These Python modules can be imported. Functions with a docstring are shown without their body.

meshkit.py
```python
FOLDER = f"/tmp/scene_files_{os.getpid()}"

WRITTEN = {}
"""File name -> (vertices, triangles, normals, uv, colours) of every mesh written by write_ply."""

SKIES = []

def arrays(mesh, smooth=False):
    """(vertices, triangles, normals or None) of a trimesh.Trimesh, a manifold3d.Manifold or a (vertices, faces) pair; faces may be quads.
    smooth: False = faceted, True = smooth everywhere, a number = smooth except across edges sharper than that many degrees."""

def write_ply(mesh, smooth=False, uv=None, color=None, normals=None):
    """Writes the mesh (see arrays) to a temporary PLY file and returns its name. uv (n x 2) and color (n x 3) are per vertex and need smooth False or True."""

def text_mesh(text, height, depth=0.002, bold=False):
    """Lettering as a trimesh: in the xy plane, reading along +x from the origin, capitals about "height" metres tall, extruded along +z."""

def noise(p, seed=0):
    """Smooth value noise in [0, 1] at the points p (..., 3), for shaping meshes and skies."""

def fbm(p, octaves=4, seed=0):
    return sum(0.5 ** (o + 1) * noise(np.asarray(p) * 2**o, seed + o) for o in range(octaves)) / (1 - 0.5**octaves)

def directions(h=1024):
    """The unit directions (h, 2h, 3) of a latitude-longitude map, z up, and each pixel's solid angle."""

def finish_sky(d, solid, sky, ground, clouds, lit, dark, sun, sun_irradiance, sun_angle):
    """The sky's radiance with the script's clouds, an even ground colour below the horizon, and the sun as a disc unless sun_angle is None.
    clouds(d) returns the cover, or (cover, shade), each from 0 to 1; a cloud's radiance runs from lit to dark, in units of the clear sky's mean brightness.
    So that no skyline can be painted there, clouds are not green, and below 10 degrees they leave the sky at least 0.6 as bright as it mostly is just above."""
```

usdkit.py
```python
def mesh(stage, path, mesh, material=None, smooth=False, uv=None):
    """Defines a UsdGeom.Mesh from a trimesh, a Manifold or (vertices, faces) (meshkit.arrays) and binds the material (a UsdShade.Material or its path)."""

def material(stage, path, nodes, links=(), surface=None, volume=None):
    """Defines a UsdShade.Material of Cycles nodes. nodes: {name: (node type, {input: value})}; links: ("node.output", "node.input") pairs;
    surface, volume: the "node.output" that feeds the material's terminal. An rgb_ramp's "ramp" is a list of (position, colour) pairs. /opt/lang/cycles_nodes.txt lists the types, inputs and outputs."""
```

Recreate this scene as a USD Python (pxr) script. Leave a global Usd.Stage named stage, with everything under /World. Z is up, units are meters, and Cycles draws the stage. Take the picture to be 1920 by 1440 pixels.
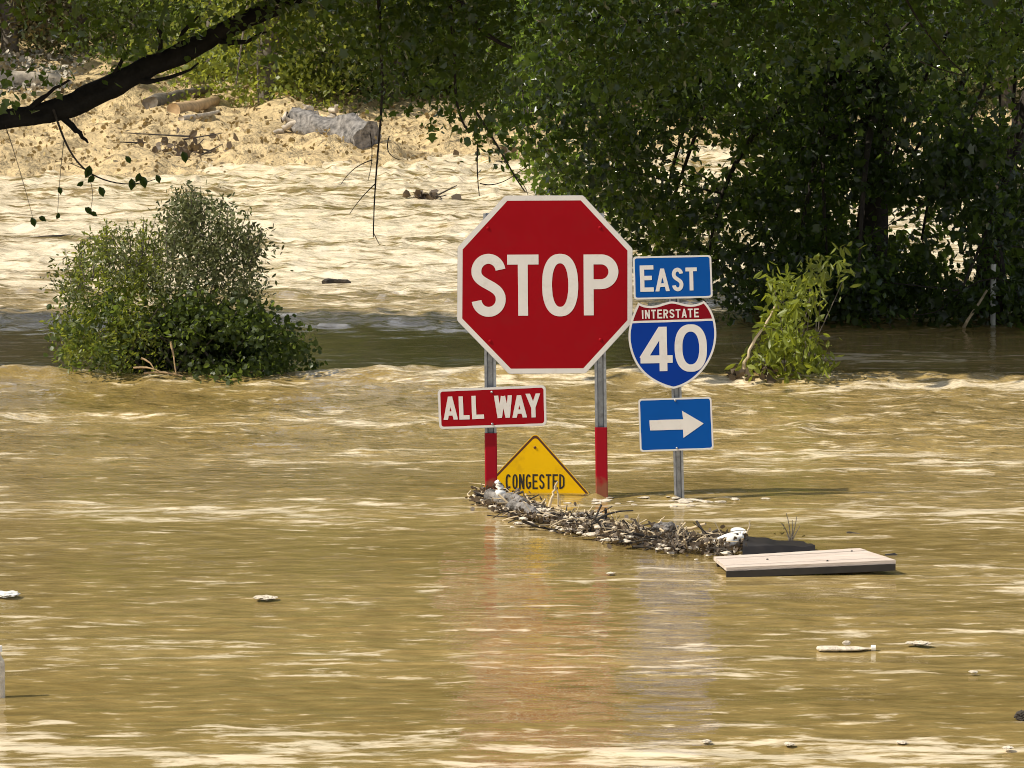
import math
import numpy as np, trimesh, usdkit, meshkit
from shapely.geometry import Polygon, LineString, Point, box as sbox
from shapely.ops import unary_union
from shapely import affinity
from pxr import Usd, UsdGeom, UsdLux, UsdShade, Gf, Sdf

stage = Usd.Stage.CreateInMemory()
UsdGeom.SetStageUpAxis(stage, UsdGeom.Tokens.z)
UsdGeom.SetStageMetersPerUnit(stage, 1.0)
UsdGeom.Xform.Define(stage, '/World')
UsdGeom.Scope.Define(stage, '/World/Looks')

# ------------------------------------------------------------------ camera, sky, sun, exposure
CAM_H, FPX, PITCH = 3.8, 8608.0, math.atan(809 / 8608.0)
SUN_DIR = np.array([-0.66, -0.17, 0.74]); SUN_DIR /= np.linalg.norm(SUN_DIR)
SUN_INT, SKY_STR, EXPOSURE = 1.1, 0.085, 0.40
cam = UsdGeom.Camera.Define(stage, '/World/camera')
cam.CreateHorizontalApertureAttr(36.0); cam.CreateVerticalApertureAttr(27.0)
cam.CreateFocalLengthAttr(36.0 * FPX / 1920); cam.CreateClippingRangeAttr(Gf.Vec2f(0.5, 3000))
cam.CreateExposureAttr(EXPOSURE)
cam.AddTranslateOp().Set(Gf.Vec3d(0, 0, CAM_H)); cam.AddRotateXOp().Set(90 - math.degrees(PITCH))

el, rot = math.asin(SUN_DIR[2]), math.atan2(SUN_DIR[0], SUN_DIR[1])
skymat = usdkit.material(stage, '/World/Looks/sky_look', {
    'sky': ('sky_texture', {'sky_type': 'single_scattering', 'sun_disc': False, 'sun_elevation': el, 'sun_rotation': rot, 'aerosol_density': 1.5}),
    'tc': ('texture_coordinate', {}),
    'map': ('mapping', {'mapping_type': 'point', 'scale': (1, 1, 2.2)}),
    'n': ('noise_texture', {'scale': 2.6, 'detail': 6.0, 'roughness': 0.55}),
    'r': ('rgb_ramp', {'ramp': [(0.42, (0, 0, 0)), (0.62, (1, 1, 1))]}),
    'mx': ('mix', {'mix_type': 'mix', 'color2': (9.0, 9.0, 9.2)}),
    'bg': ('background_shader', {'strength': SKY_STR})},
    [('tc.generated', 'map.vector'), ('map.vector', 'n.vector'), ('n.fac', 'r.fac'), ('r.color', 'mx.fac'), ('sky.color', 'mx.color1'), ('mx.color', 'bg.color')], surface='bg.background')
dome = UsdLux.DomeLight.Define(stage, '/World/sky')
UsdShade.MaterialBindingAPI.Apply(dome.GetPrim()).Bind(skymat)
dome.GetPrim().SetCustomDataByKey('kind', 'structure')
sun = UsdLux.DistantLight.Define(stage, '/World/sun')
sun.CreateNormalizeAttr(True); sun.CreateIntensityAttr(SUN_INT); sun.CreateAngleAttr(0.53); sun.CreateColorAttr(Gf.Vec3f(1.0, 0.93, 0.80))
az = math.degrees(math.atan2(SUN_DIR[1], SUN_DIR[0]))
sun.AddRotateZOp().Set(az - 90); sun.AddRotateXOp().Set(-(90 - math.degrees(el)))

# ------------------------------------------------------------------ helpers
CP, SP = math.cos(PITCH), math.sin(PITCH)
def ray(u, v):
    a, b = (u - 960) / FPX, (720 - v) / FPX
    return np.array([a, CP + b * SP, -SP + b * CP])
def P(u, v, Y):                      # the point on the vertical plane y = Y that shows at photo pixel (u, v)
    r = ray(u, v); return np.array([0, 0, CAM_H]) + r * (Y / r[1])
def G(u, v, z=0.0):                  # the point on the level z
    r = ray(u, v); return np.array([0, 0, CAM_H]) + r * ((z - CAM_H) / r[2])

used = {}
def numbered(parent, name):
    k = used.get((parent, name), 0); used[(parent, name)] = k + 1
    return f'{parent}/{name}' if k == 0 else f'{parent}/{name}_{k:03d}'
def tag(prim, label=None, cat=None, group=None, kind=None):
    for k, v in (('label', label), ('category', cat), ('group', group), ('kind', kind)):
        if v: prim.SetCustomDataByKey(k, v)
    return prim
class Thing:
    def __init__(self, name, label, cat, loc=(0, 0, 0), group=None):
        self.loc = np.asarray(loc, float); self.path = numbered('/World', name)
        x = UsdGeom.Xform.Define(stage, self.path); x.AddTranslateOp().Set(Gf.Vec3d(*map(float, self.loc)))
        self.prim = tag(x.GetPrim(), label, cat, group)
    def part(self, name, mesh, mat, smooth=False, parent=None, label=None, kind=None):
        v, f = mesh if isinstance(mesh, tuple) else (mesh.vertices, mesh.faces)
        path = numbered(parent or self.path, name)
        m = usdkit.mesh(stage, path, (np.asarray(v) - self.loc, f), M[mat], smooth)
        tag(m.GetPrim(), label, kind=kind); return path
def single(name, mesh, mat, label=None, cat=None, group=None, kind=None, smooth=False, loc=None):
    v, f = mesh if isinstance(mesh, tuple) else (mesh.vertices, mesh.faces)
    v = np.asarray(v, float); path = numbered('/World', name)
    loc = np.zeros(3) if loc is None else np.asarray(loc, float)
    m = usdkit.mesh(stage, path, (v - loc, f), M[mat], smooth)
    if loc.any(): m.AddTranslateOp().Set(Gf.Vec3d(*map(float, loc)))
    return tag(m.GetPrim(), label, cat, group, kind)
def join(ms):
    vs, fs, o = [], [], 0
    for m in ms:
        v, f = m if isinstance(m, tuple) else (m.vertices, m.faces)
        vs.append(np.asarray(v)); fs.append(np.asarray(f) + o); o += len(v)
    return np.vstack(vs), np.vstack(fs)
def tube(pts, radii, sides=7, caps=True):
    pts = np.asarray(pts, float); radii = np.broadcast_to(np.asarray(radii, float), (len(pts),))
    t = np.gradient(pts, axis=0); t /= np.linalg.norm(t, axis=1, keepdims=True) + 1e-12
    ref = np.array([0.13, 0.22, 0.97]) if abs(t[0, 2]) < 0.8 else np.array([0.97, 0.1, 0.2])
    a = np.cross(t, ref); a /= np.linalg.norm(a, axis=1, keepdims=True); b = np.cross(t, a)
    th = np.arange(sides) / sides * 2 * math.pi
    v = (pts[:, None] + radii[:, None, None] * (np.cos(th)[None, :, None] * a[:, None] + np.sin(th)[None, :, None] * b[:, None])).reshape(-1, 3)
    f = []
    i, j = np.meshgrid(np.arange(len(pts) - 1), np.arange(sides), indexing='ij'); i, j = i.ravel(), j.ravel(); k = (j + 1) % sides
    q = np.stack([i * sides + j, (i + 1) * sides + j, (i + 1) * sides + k, i * sides + k], 1)
    f = np.vstack([q[:, [0, 2, 1]], q[:, [0, 3, 2]]])
    if caps:
        n = len(v); v = np.vstack([v, pts[0], pts[-1]]); e = (len(pts) - 1) * sides; jj = np.arange(sides); kk = (jj + 1) % sides
        f = np.vstack([f, np.stack([np.full(sides, n), kk, jj], 1)[:, [0, 2, 1]], np.stack([np.full(sides, n + 1), e + jj, e + kk], 1)[:, [0, 2, 1]]])
    return v, f
def curve(points, n=14):
    p = np.asarray(points, float)
    if len(p) == 2: return p[0] + np.linspace(0, 1, n)[:, None] * (p[1] - p[0])
    from scipy.interpolate import CubicSpline
    s = np.r_[0, np.cumsum(np.linalg.norm(np.diff(p, axis=0), axis=1))]
    return CubicSpline(s, p)(np.linspace(0, s[-1], n))
def wobbly(points, r0, r1, rng, n=14, amp=0.15, sides=8, lump=0.12):
    c = curve(points, n); rad = np.linspace(r0, r1, n) * (1 + lump * rng.normal(size=n))
    c[1:-1] += rng.normal(size=(n - 2, 3)) * amp * min(r0, 0.15)
    return tube(c, rad, sides)
def blob(center, radii, rng, sub=3, rough=0.25, freq=2.0, seed=0):
    m = trimesh.creation.icosphere(subdivisions=sub)
    v = m.vertices; d = meshkit.fbm(v * freq + 37.3 * seed + 11, 4, seed)
    v = v * (1 + rough * 2 * (d - 0.5))[:, None]
    return v * np.asarray(radii) + np.asarray(center), m.faces
def rounded_box(c, s, r, rz=0.0, rx=0.0, ry=0.0):
    import manifold3d as mf
    s = np.asarray(s) / 2 - r; pts = []
    for a in np.ndindex(2, 2, 2):
        pts.append(mf.Manifold.sphere(r, 10).translate(tuple(float((2 * a[k] - 1) * s[k]) for k in range(3))))
    m = mf.Manifold.batch_hull(pts).rotate((rx, ry, rz)).translate(tuple(map(float, c))).to_mesh()
    return np.array(m.vert_properties[:, :3]), np.array(m.tri_verts)

LEAF6 = (np.array([[0, 0, 0], [0.30, 0.34, 0.10], [0.66, 0.40, 0.14], [1, 0, 0.02], [0.66, -0.40, 0.14], [0.30, -0.34, 0.10]]), np.array([[0, 1, 2], [0, 2, 3], [0, 3, 4], [0, 4, 5]]))
LEAF_SLIM = (np.array([[0, 0, 0], [0.35, 0.17, 0.05], [0.7, 0.15, 0.05], [1, 0, -0.04], [0.7, -0.15, 0.05], [0.35, -0.17, 0.05]]), LEAF6[1])
LEAF_LOBED = (np.array([[0, 0, 0], [0.05, 0.38, 0.08], [0.38, 0.30, 0.05], [0.52, 0.62, 0.12], [0.72, 0.24, 0.04], [1.05, 0, 0], [0.72, -0.24, 0.04], [0.52, -0.62, 0.12], [0.38, -0.30, 0.05], [0.05, -0.38, 0.08]]),
              np.array([[0, 1, 2], [2, 3, 4], [0, 2, 4], [0, 4, 5], [0, 5, 6], [0, 6, 8], [6, 7, 8], [0, 8, 9]]))
LEAF4 = (np.array([[0, 0, 0], [0.5, 0.36, 0.12], [1, 0, 0], [0.5, -0.36, 0.12]]), np.array([[0, 1, 2], [0, 2, 3]]))
def leaves(c, size, rng, shape=LEAF6, droop=0.5, flat=0.0):
    n = len(c); d = rng.normal(size=(n, 3)); d[:, 2] -= droop; d /= np.linalg.norm(d, axis=1, keepdims=True)
    r = rng.normal(size=(n, 3)); r[:, 2] += flat * 3
    s = np.cross(r, d); s /= np.linalg.norm(s, axis=1, keepdims=True) + 1e-9; nn = np.cross(d, s)
    L, F = shape; size = np.broadcast_to(size, (n,)) * rng.uniform(0.65, 1.3, n)
    wid = rng.uniform(0.75, 1.15, n); fold = rng.uniform(-0.6, 1.6, n)
    v = c[:, None] + size[:, None, None] * (L[None, :, 0, None] * d[:, None] + wid[:, None, None] * L[None, :, 1, None] * s[:, None] + fold[:, None, None] * L[None, :, 2, None] * nn[:, None])
    f = F[None] + (np.arange(n) * len(L))[:, None, None]
    return v.reshape(-1, 3), f.reshape(-1, 3)

# ------------------------------------------------------------------ materials
M = {}
def mat(name, color, rough=0.5, var=0.15, scale=8.0, bump=0.0, bscale=30.0, metallic=0.0, spec=0.5, dirt=None, stretch=(1, 1, 1)):
    nodes = {'g': ('geometry', {}), 'mp': ('mapping', {'mapping_type': 'point', 'scale': stretch}), 'n': ('noise_texture', {'scale': scale, 'detail': 5.0, 'roughness': 0.6}),
             'r': ('rgb_ramp', {'ramp': [(0.3, tuple(c * (1 - var) for c in color)), (0.7, tuple(min(1, c * (1 + var)) for c in color))]}),
             'p': ('principled_bsdf', {'roughness': rough, 'metallic': metallic, 'specular_ior_level': spec})}
    links = [('g.position', 'mp.vector'), ('mp.vector', 'n.vector'), ('n.fac', 'r.fac')]
    out = 'r.color'
    if dirt:
        dc, lo, hi, ds = dirt
        nodes['dn'] = ('noise_texture', {'scale': ds, 'detail': 6.0, 'roughness': 0.65}); nodes['dr'] = ('rgb_ramp', {'ramp': [(lo, (0, 0, 0)), (hi, (1, 1, 1))]})
        nodes['dm'] = ('mix', {'mix_type': 'mix', 'color2': dc}); links += [('mp.vector', 'dn.vector'), ('dn.fac', 'dr.fac'), ('dr.color', 'dm.fac'), (out, 'dm.color1')]; out = 'dm.color'
    links.append((out, 'p.base_color'))
    if bump:
        nodes['bn'] = ('noise_texture', {'scale': bscale, 'detail': 5.0, 'roughness': 0.6}); nodes['b'] = ('bump', {'strength': 1.0, 'distance': bump})
        links += [('mp.vector', 'bn.vector'), ('bn.fac', 'b.height'), ('b.normal', 'p.normal')]
    M[name] = usdkit.material(stage, '/World/Looks/' + name, nodes, links, surface='p.BSDF')
def leafmat(name, stops, trans=0.35, tcol=(0.20, 0.26, 0.03), rough=0.45, spec=0.5):
    M[name] = usdkit.material(stage, '/World/Looks/' + name, {
        'g': ('geometry', {}), 'n': ('noise_texture', {'scale': 1.1, 'detail': 3.0}), 'mx': ('mix_float', {'fac': 0.35}),
        'r': ('rgb_ramp', {'ramp': stops}), 'p': ('principled_bsdf', {'roughness': rough, 'specular_ior_level': spec}),
        't': ('translucent_bsdf', {'color': tcol}), 'm': ('mix_closure', {'fac': trans})},
        [('g.random_per_island', 'mx.a'), ('g.position', 'n.vector'), ('n.fac', 'mx.b'), ('mx.result', 'r.fac'), ('r.color', 'p.base_color'), ('p.BSDF', 'm.closure1'), ('t.BSDF', 'm.closure2')], surface='m.closure')

mat('red_sheeting', (0.30, 0.001, 0.006), 0.5, 0.06, 3, spec=.12, dirt=((0.24, 0.008, 0.01), 0.5, 0.9, 6))
mat('white_sheeting', (0.72, 0.68, 0.63), 0.45, 0.04, 4, dirt=((0.5, 0.44, 0.36), 0.55, 0.95, 9))
mat('blue_sheeting', (0.001, 0.075, 0.33), 0.5, 0.06, 3, spec=.12)
mat('deep_blue_sheeting', (0.001, 0.035, 0.27), 0.5, 0.06, 3, spec=.12)
mat('dark_red_sheeting', (0.20, 0.002, 0.008), 0.5, 0.06, 3, spec=.12)
mat('yellow_sheeting', (0.95, 0.56, 0.002), 0.5, 0.05, 4, spec=.15, dirt=((0.62, 0.33, 0.01), 0.52, 0.85, 7))
mat('black_ink', (0.022, 0.018, 0.012), 0.5)
mat('brown_border', (0.10, 0.03, 0.012), 0.5)
mat('sheet_aluminium', (0.55, 0.55, 0.56), 0.4, metallic=0.7)
mat('galvanised_steel', (0.36, 0.37, 0.38), 0.38, 0.25, 14, metallic=0.75, dirt=((0.16, 0.15, 0.13), 0.5, 0.8, 20))
mat('post_red', (0.30, 0.001, 0.010), 0.45, 0.15, 5, spec=.2)
M['post_red'] = usdkit.material(stage, '/World/Looks/post_red_silted', {'g': ('geometry', {}), 'x': ('separate_xyz', {}), 'n': ('noise_texture', {'scale': 18.0, 'detail': 5.0}), 'a': ('math', {'math_type': 'multiply_add', 'value2': -0.16}), 'rr': ('rgb_ramp', {'ramp': [(0.0, (.6,) * 3), (0.02, (.35,) * 3), (0.05, (0, 0, 0))]}),
    'c': ('mix', {'mix_type': 'mix', 'color1': (0.30, 0.001, 0.010), 'color2': (0.20, 0.13, 0.06)}), 'p': ('principled_bsdf', {'roughness': 0.45, 'specular_ior_level': 0.2})},
    [('g.position', 'x.vector'), ('g.position', 'n.vector'), ('n.fac', 'a.value1'), ('x.z', 'a.value3'), ('a.value', 'rr.fac'), ('rr.color', 'c.fac'), ('c.color', 'p.base_color')], surface='p.BSDF')
mat('bark_shaded', (0.014, 0.012, 0.009), 0.9, 0.6, 5, bump=0.05, bscale=7, spec=.2)  # the shade on the overhanging limb is put into this bark colour
mat('bark_dark', (0.035, 0.027, 0.019), 0.9, 0.5, 6, bump=0.03, bscale=9)
mat('bark_grey', (0.13, 0.11, 0.085), 0.9, 0.4, 6, bump=0.02, bscale=14)
mat('dead_wood', (0.42, 0.36, 0.28), 0.85, 0.35, 7, bump=0.015, bscale=16)
mat('tan_wood', (0.40, 0.27, 0.14), 0.85, 0.3, 7, bump=0.01, bscale=16)
mat('grey_driftwood', (0.17, 0.155, 0.14), 0.85, 0.8, 11, bump=0.03, bscale=24)
mat('pale_twig', (0.48, 0.38, 0.24), 0.85, 0.3, 9)
mat('wet_shade_black', (0.018, 0.014, 0.011), 0.45, 0.4, 12)  # black of wet drift things, and of the platform edge in shade
mat('board_top', (0.55, 0.46, 0.385), 0.7, 0.12, 3, bump=0.003, bscale=18, stretch=(1, 7, 7), dirt=((0.38, 0.27, 0.18), 0.55, 0.8, 4))
mat('white_plastic', (0.78, 0.76, 0.70), 0.35, 0.06, 10, dirt=((0.55, 0.45, 0.3), 0.55, 0.85, 14))
mat('foam_debris', (0.60, 0.52, 0.40), 0.8, 0.3, 26, bump=.01, bscale=60)
mat('mud_bank', (0.52, 0.39, 0.20), 0.95, 0.35, 2.5, bump=0.20, bscale=4.5, dirt=((0.17, 0.11, 0.05), 0.55, 0.70, 3.2))  # dark patches paint shaded crevices into the mud colour
mat('gravel', (0.40, 0.36, 0.29), 0.95, 0.5, 12)
mat('forest_floor', (0.09, 0.07, 0.04), 0.95, 0.4, 2)
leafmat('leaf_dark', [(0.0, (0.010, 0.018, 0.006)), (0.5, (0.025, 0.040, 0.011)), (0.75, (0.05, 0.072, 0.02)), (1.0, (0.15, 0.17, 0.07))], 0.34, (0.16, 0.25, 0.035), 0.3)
leafmat('leaf_tree', [(0.0, (0.010, 0.017, 0.006)), (0.38, (0.022, 0.042, 0.010)), (0.55, (0.075, 0.125, 0.026)), (0.70, (0.19, 0.25, 0.06)), (0.82, (0.50, 0.54, 0.28)), (1.0, (0.6, 0.6, 0.38))], 0.40, (0.32, 0.46, 0.06), 0.2)  # palest tones paint bright glints into the leaf colour
leafmat('leaf_mid', [(0.0, (0.02, 0.028, 0.008)), (0.35, (0.07, 0.105, 0.02)), (0.6, (0.17, 0.23, 0.05)), (0.8, (0.34, 0.38, 0.13)), (1.0, (0.5, 0.5, 0.26))], 0.36, (0.28, 0.38, 0.05))
leafmat('leaf_yellow', [(0.0, (0.05, 0.065, 0.015)), (0.3, (0.16, 0.20, 0.03)), (0.55, (0.36, 0.40, 0.06)), (0.8, (0.5, 0.5, 0.13)), (1.0, (0.6, 0.57, 0.3))], 0.4, (0.50, 0.54, 0.06))
leafmat('leaf_bright', [(0.0, (0.10, 0.13, 0.015)), (0.5, (0.24, 0.28, 0.025)), (1.0, (0.42, 0.42, 0.07))], 0.4, (0.45, 0.50, 0.04))
leafmat('leaf_olive', [(0.0, (0.05, 0.055, 0.025)), (0.35, (0.16, 0.185, 0.06)), (0.65, (0.36, 0.39, 0.15)), (1.0, (0.5, 0.48, 0.33))], 0.28, (0.22, 0.23, 0.08))
leafmat('leaf_brown', [(0.0, (0.06, 0.05, 0.02)), (0.5, (0.13, 0.10, 0.04)), (1.0, (0.26, 0.19, 0.09))], 0.3, (0.2, 0.15, 0.04))
leafmat('litter', [(0.0, (0.06, 0.042, 0.018)), (0.15, (0.14, 0.1, 0.04)), (0.3, (0.60, 0.45, 0.20)), (1.0, (0.82, 0.68, 0.40))], 0.15, (0.4, 0.27, 0.1), 0.8)
leafmat('wet_litter', [(0.0, (0.03, 0.02, 0.012)), (0.4, (0.15, 0.105, 0.06)), (0.65, (0.42, 0.34, 0.23)), (0.85, (0.72, 0.66, 0.54)), (1.0, (0.75, 0.7, 0.6))], 0.1, (0.3, 0.2, 0.1), 0.6)

# muddy water: turbid brown body, pale streaks along the current, part foam and part painted sky reflection, small ripples
M['muddy_water'] = usdkit.material(stage, '/World/Looks/muddy_water', {
    'g': ('geometry', {}), 'xyz': ('separate_xyz', {}),
    'yd': ('math', {'math_type': 'divide', 'value2': 100.0}),
    'dens': ('rgb_ramp', {'ramp': [(0.0, (0.32,) * 3), (0.221, (0.32,) * 3), (0.231, (0.10,) * 3), (0.30, (0.10,) * 3), (0.33, (0.17,) * 3), (0.36, (0.17,) * 3), (0.402, (0.27,) * 3), (0.412, (0.06,) * 3), (0.470, (0.06,) * 3), (0.482, (0.30,) * 3), (0.494, (0.2,) * 3), (0.53, (0.55,) * 3), (0.70, (0.58,) * 3), (1.0, (0.60,) * 3)]}),  # denser foam also where sky glare is painted on the water
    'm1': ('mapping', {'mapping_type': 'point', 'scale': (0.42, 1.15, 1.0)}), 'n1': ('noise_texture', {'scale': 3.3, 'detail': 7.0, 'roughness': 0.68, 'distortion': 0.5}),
    'm3': ('mapping', {'mapping_type': 'point', 'scale': (0.12, 0.5, 1.0)}), 'n3': ('noise_texture', {'scale': 1.0, 'detail': 3.0}),
    'a': ('math', {'math_type': 'multiply_add', 'value2': 0.42, 'value3': 0.0}),
    's': ('math', {'math_type': 'add'}),
    'big': ('math', {'math_type': 'multiply_add', 'value2': 0.62, 'value3': -0.31}), 's2': ('math', {'math_type': 'add'}), 's5': ('math', {'math_type': 'multiply_add', 'value2': 0.42}),
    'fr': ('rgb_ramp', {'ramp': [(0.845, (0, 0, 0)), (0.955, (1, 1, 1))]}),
    'm4': ('mapping', {'mapping_type': 'point', 'scale': (0.5, 1.1, 1.0)}), 'n4': ('noise_texture', {'scale': 9.0, 'detail': 3.0, 'roughness': 0.6}), 's4': ('math', {'math_type': 'multiply_add', 'value2': 0.16}),
    'f4': ('rgb_ramp', {'ramp': [(0.645, (0, 0, 0)), (0.76, (0.7, 0.7, 0.7))]}), 'fx': ('math', {'math_type': 'maximum'}), 'd4': ('rgb_ramp', {'ramp': [(0.3, (0.70, 0.68, 0.63)), (0.6, (1.12, 1.12, 1.10))]}), 'dk': ('mix', {'mix_type': 'multiply', 'fac': 1.0}),  # fine white glints and dark ripple troughs painted into the colour
    'br': ('rgb_ramp', {'ramp': [(0.30, (0.205, 0.144, 0.046)), (0.7, (0.375, 0.270, 0.106))]}),
    'mx': ('mix', {'mix_type': 'mix', 'color2': (0.80, 0.67, 0.46)}),
    'm2': ('mapping', {'mapping_type': 'point', 'scale': (0.8, 1.0, 1.0)}), 'n2': ('noise_texture', {'scale': 3.0, 'detail': 5.0, 'roughness': 0.6}),
    'calm': ('rgb_ramp', {'ramp': [(0.0, (0.13,) * 3), (0.31, (0.13,) * 3), (0.36, (1,) * 3), (0.406, (1,) * 3), (0.414, (0.12,) * 3), (0.462, (0.12,) * 3), (0.474, (0.6,) * 3), (0.49, (1,) * 3), (1.0, (1,) * 3)]}), 'hb': ('math', {'math_type': 'multiply'}), 'b': ('bump', {'strength': 1.0, 'distance': 0.09}),
    'p': ('principled_bsdf', {'roughness': 0.05, 'ior': 1.36, 'specular_ior_level': 0.5})},
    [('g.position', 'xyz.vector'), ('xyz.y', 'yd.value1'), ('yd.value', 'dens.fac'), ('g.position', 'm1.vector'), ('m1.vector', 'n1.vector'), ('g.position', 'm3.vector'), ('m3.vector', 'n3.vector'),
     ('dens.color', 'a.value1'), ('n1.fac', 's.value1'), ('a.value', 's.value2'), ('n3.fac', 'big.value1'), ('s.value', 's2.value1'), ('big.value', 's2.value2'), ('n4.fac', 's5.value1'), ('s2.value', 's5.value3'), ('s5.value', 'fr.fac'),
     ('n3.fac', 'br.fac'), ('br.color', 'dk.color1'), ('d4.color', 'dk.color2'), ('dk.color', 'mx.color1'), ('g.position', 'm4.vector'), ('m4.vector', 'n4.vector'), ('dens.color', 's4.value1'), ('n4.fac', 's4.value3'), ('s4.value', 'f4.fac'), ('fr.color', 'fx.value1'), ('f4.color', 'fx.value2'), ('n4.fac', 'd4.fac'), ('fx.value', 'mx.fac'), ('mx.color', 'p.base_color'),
     ('g.position', 'm2.vector'), ('m2.vector', 'n2.vector'), ('yd.value', 'calm.fac'), ('n2.fac', 'hb.value1'), ('calm.color', 'hb.value2'), ('hb.value', 'b.height'), ('b.normal', 'p.normal')], surface='p.BSDF')

# ------------------------------------------------------------------ water and land
def smooth01(x, a, b):
    t = np.clip((x - a) / (b - a), 0, 1); return t * t * (3 - 2 * t)
def ridged(p, seed): return (1 - np.abs(2 * meshkit.noise(p, seed) - 1)) ** 2
def water_z(x, y):
    x, y = np.broadcast_arrays(np.asarray(x, float), np.asarray(y, float))
    o = np.zeros_like(x)
    wx = x + 0.5 * (meshkit.noise(np.stack([x * 0.4, y * 0.6, o], -1), 5) - 0.5)
    p = lambda lx, ly, k: np.stack([wx / lx, y / ly, o + k * 7.7], -1)
    chop = (ridged(p(0.62, 0.42, 1), 1) - 0.4) + 0.5 * (ridged(p(0.28, 0.22, 2), 2) - 0.4) + 0.22 * (meshkit.noise(p(0.17, 0.11, 3), 3) - 0.5)
    swell = meshkit.noise(p(3.0, 1.5, 4), 4) - 0.5
    a_chop = np.interp(y, [0, 24, 30, 34, 37, 39.8, 41.0, 41.7, 45.2, 47, 52, 65, 80, 95], [.010, .011, .008, .016, .042, .052, .06, .005, .005, .05, .06, .08, .16, .20])
    a_swell = np.interp(y, [0, 30, 36, 40, 41.6, 45.2, 47.5, 55, 75, 95], [.03, .03, .06, .09, .02, .02, .06, .10, .18, .25])
    z = chop * a_chop + swell * a_swell
    line = 40.65 + 1.2 * (meshkit.noise(np.stack([x * 0.30, o, o + 3.3], -1), 8) - 0.5) + 0.02 * x
    z = z + 0.10 * np.exp(-((y - line) / 0.38) ** 2) * (0.35 + 0.9 * meshkit.noise(np.stack([x * 0.9, y * 0.5, o + 9.1], -1), 9)) - 0.05 * np.exp(-((y - line - 1.6) / 1.0) ** 2)
    z = z + 0.07 * np.exp(-((y - 47.6) / 0.5) ** 2) * meshkit.noise(np.stack([x * 0.5, o, o + 5.1], -1), 6)
    for px, py in ((-.138, 32.0), (.637, 32.0), (1.171, 31.93)):   # the current piles up on the posts and trails a wake
        dx, dy = x - px, y - py
        z = z + .045 * np.exp(-((dx + .05) ** 2 + dy ** 2) / .004) - .02 * np.exp(-((dx - .12) ** 2 / .02 + dy ** 2 / .004)) + .018 * np.exp(-((np.abs(dy) - .30 * dx) / .035) ** 2) * smooth01(dx, 0, .08) * np.exp(-np.clip(dx, 0, None) / .5)
    return z - 0.02
ys = [18.0]
while ys[-1] < 101: ys.append(ys[-1] + max(0.02, ys[-1] ** 2 / 32710 * 1.875 * 0.85))
ys = np.r_[[-120, -60, -30, -10, 0, 5, 10, 14], ys, [106, 112, 120, 140, 200, 400]]
xs = np.r_[[-600, -300, -150, -80, -50, -35, -25], np.arange(-18, -6, 0.12), np.arange(-6, 6, 0.036), np.arange(6, 18, 0.12), [18, 25, 35, 50, 80, 150, 300, 600]]
X, Y = np.meshgrid(xs, ys); Z = water_z(X, Y)
nx, ny = len(xs), len(ys)
i, j = np.meshgrid(np.arange(ny - 1), np.arange(nx - 1), indexing='ij'); i, j = i.ravel(), j.ravel()
quads = np.stack([i * nx + j, i * nx + j + 1, (i + 1) * nx + j + 1, (i + 1) * nx + j], 1)
single('water', (np.stack([X, Y, Z], -1).reshape(-1, 3), quads), 'muddy_water', 'brown muddy flood water covering the road and fields', 'flood water', kind='structure', smooth=True)

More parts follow.
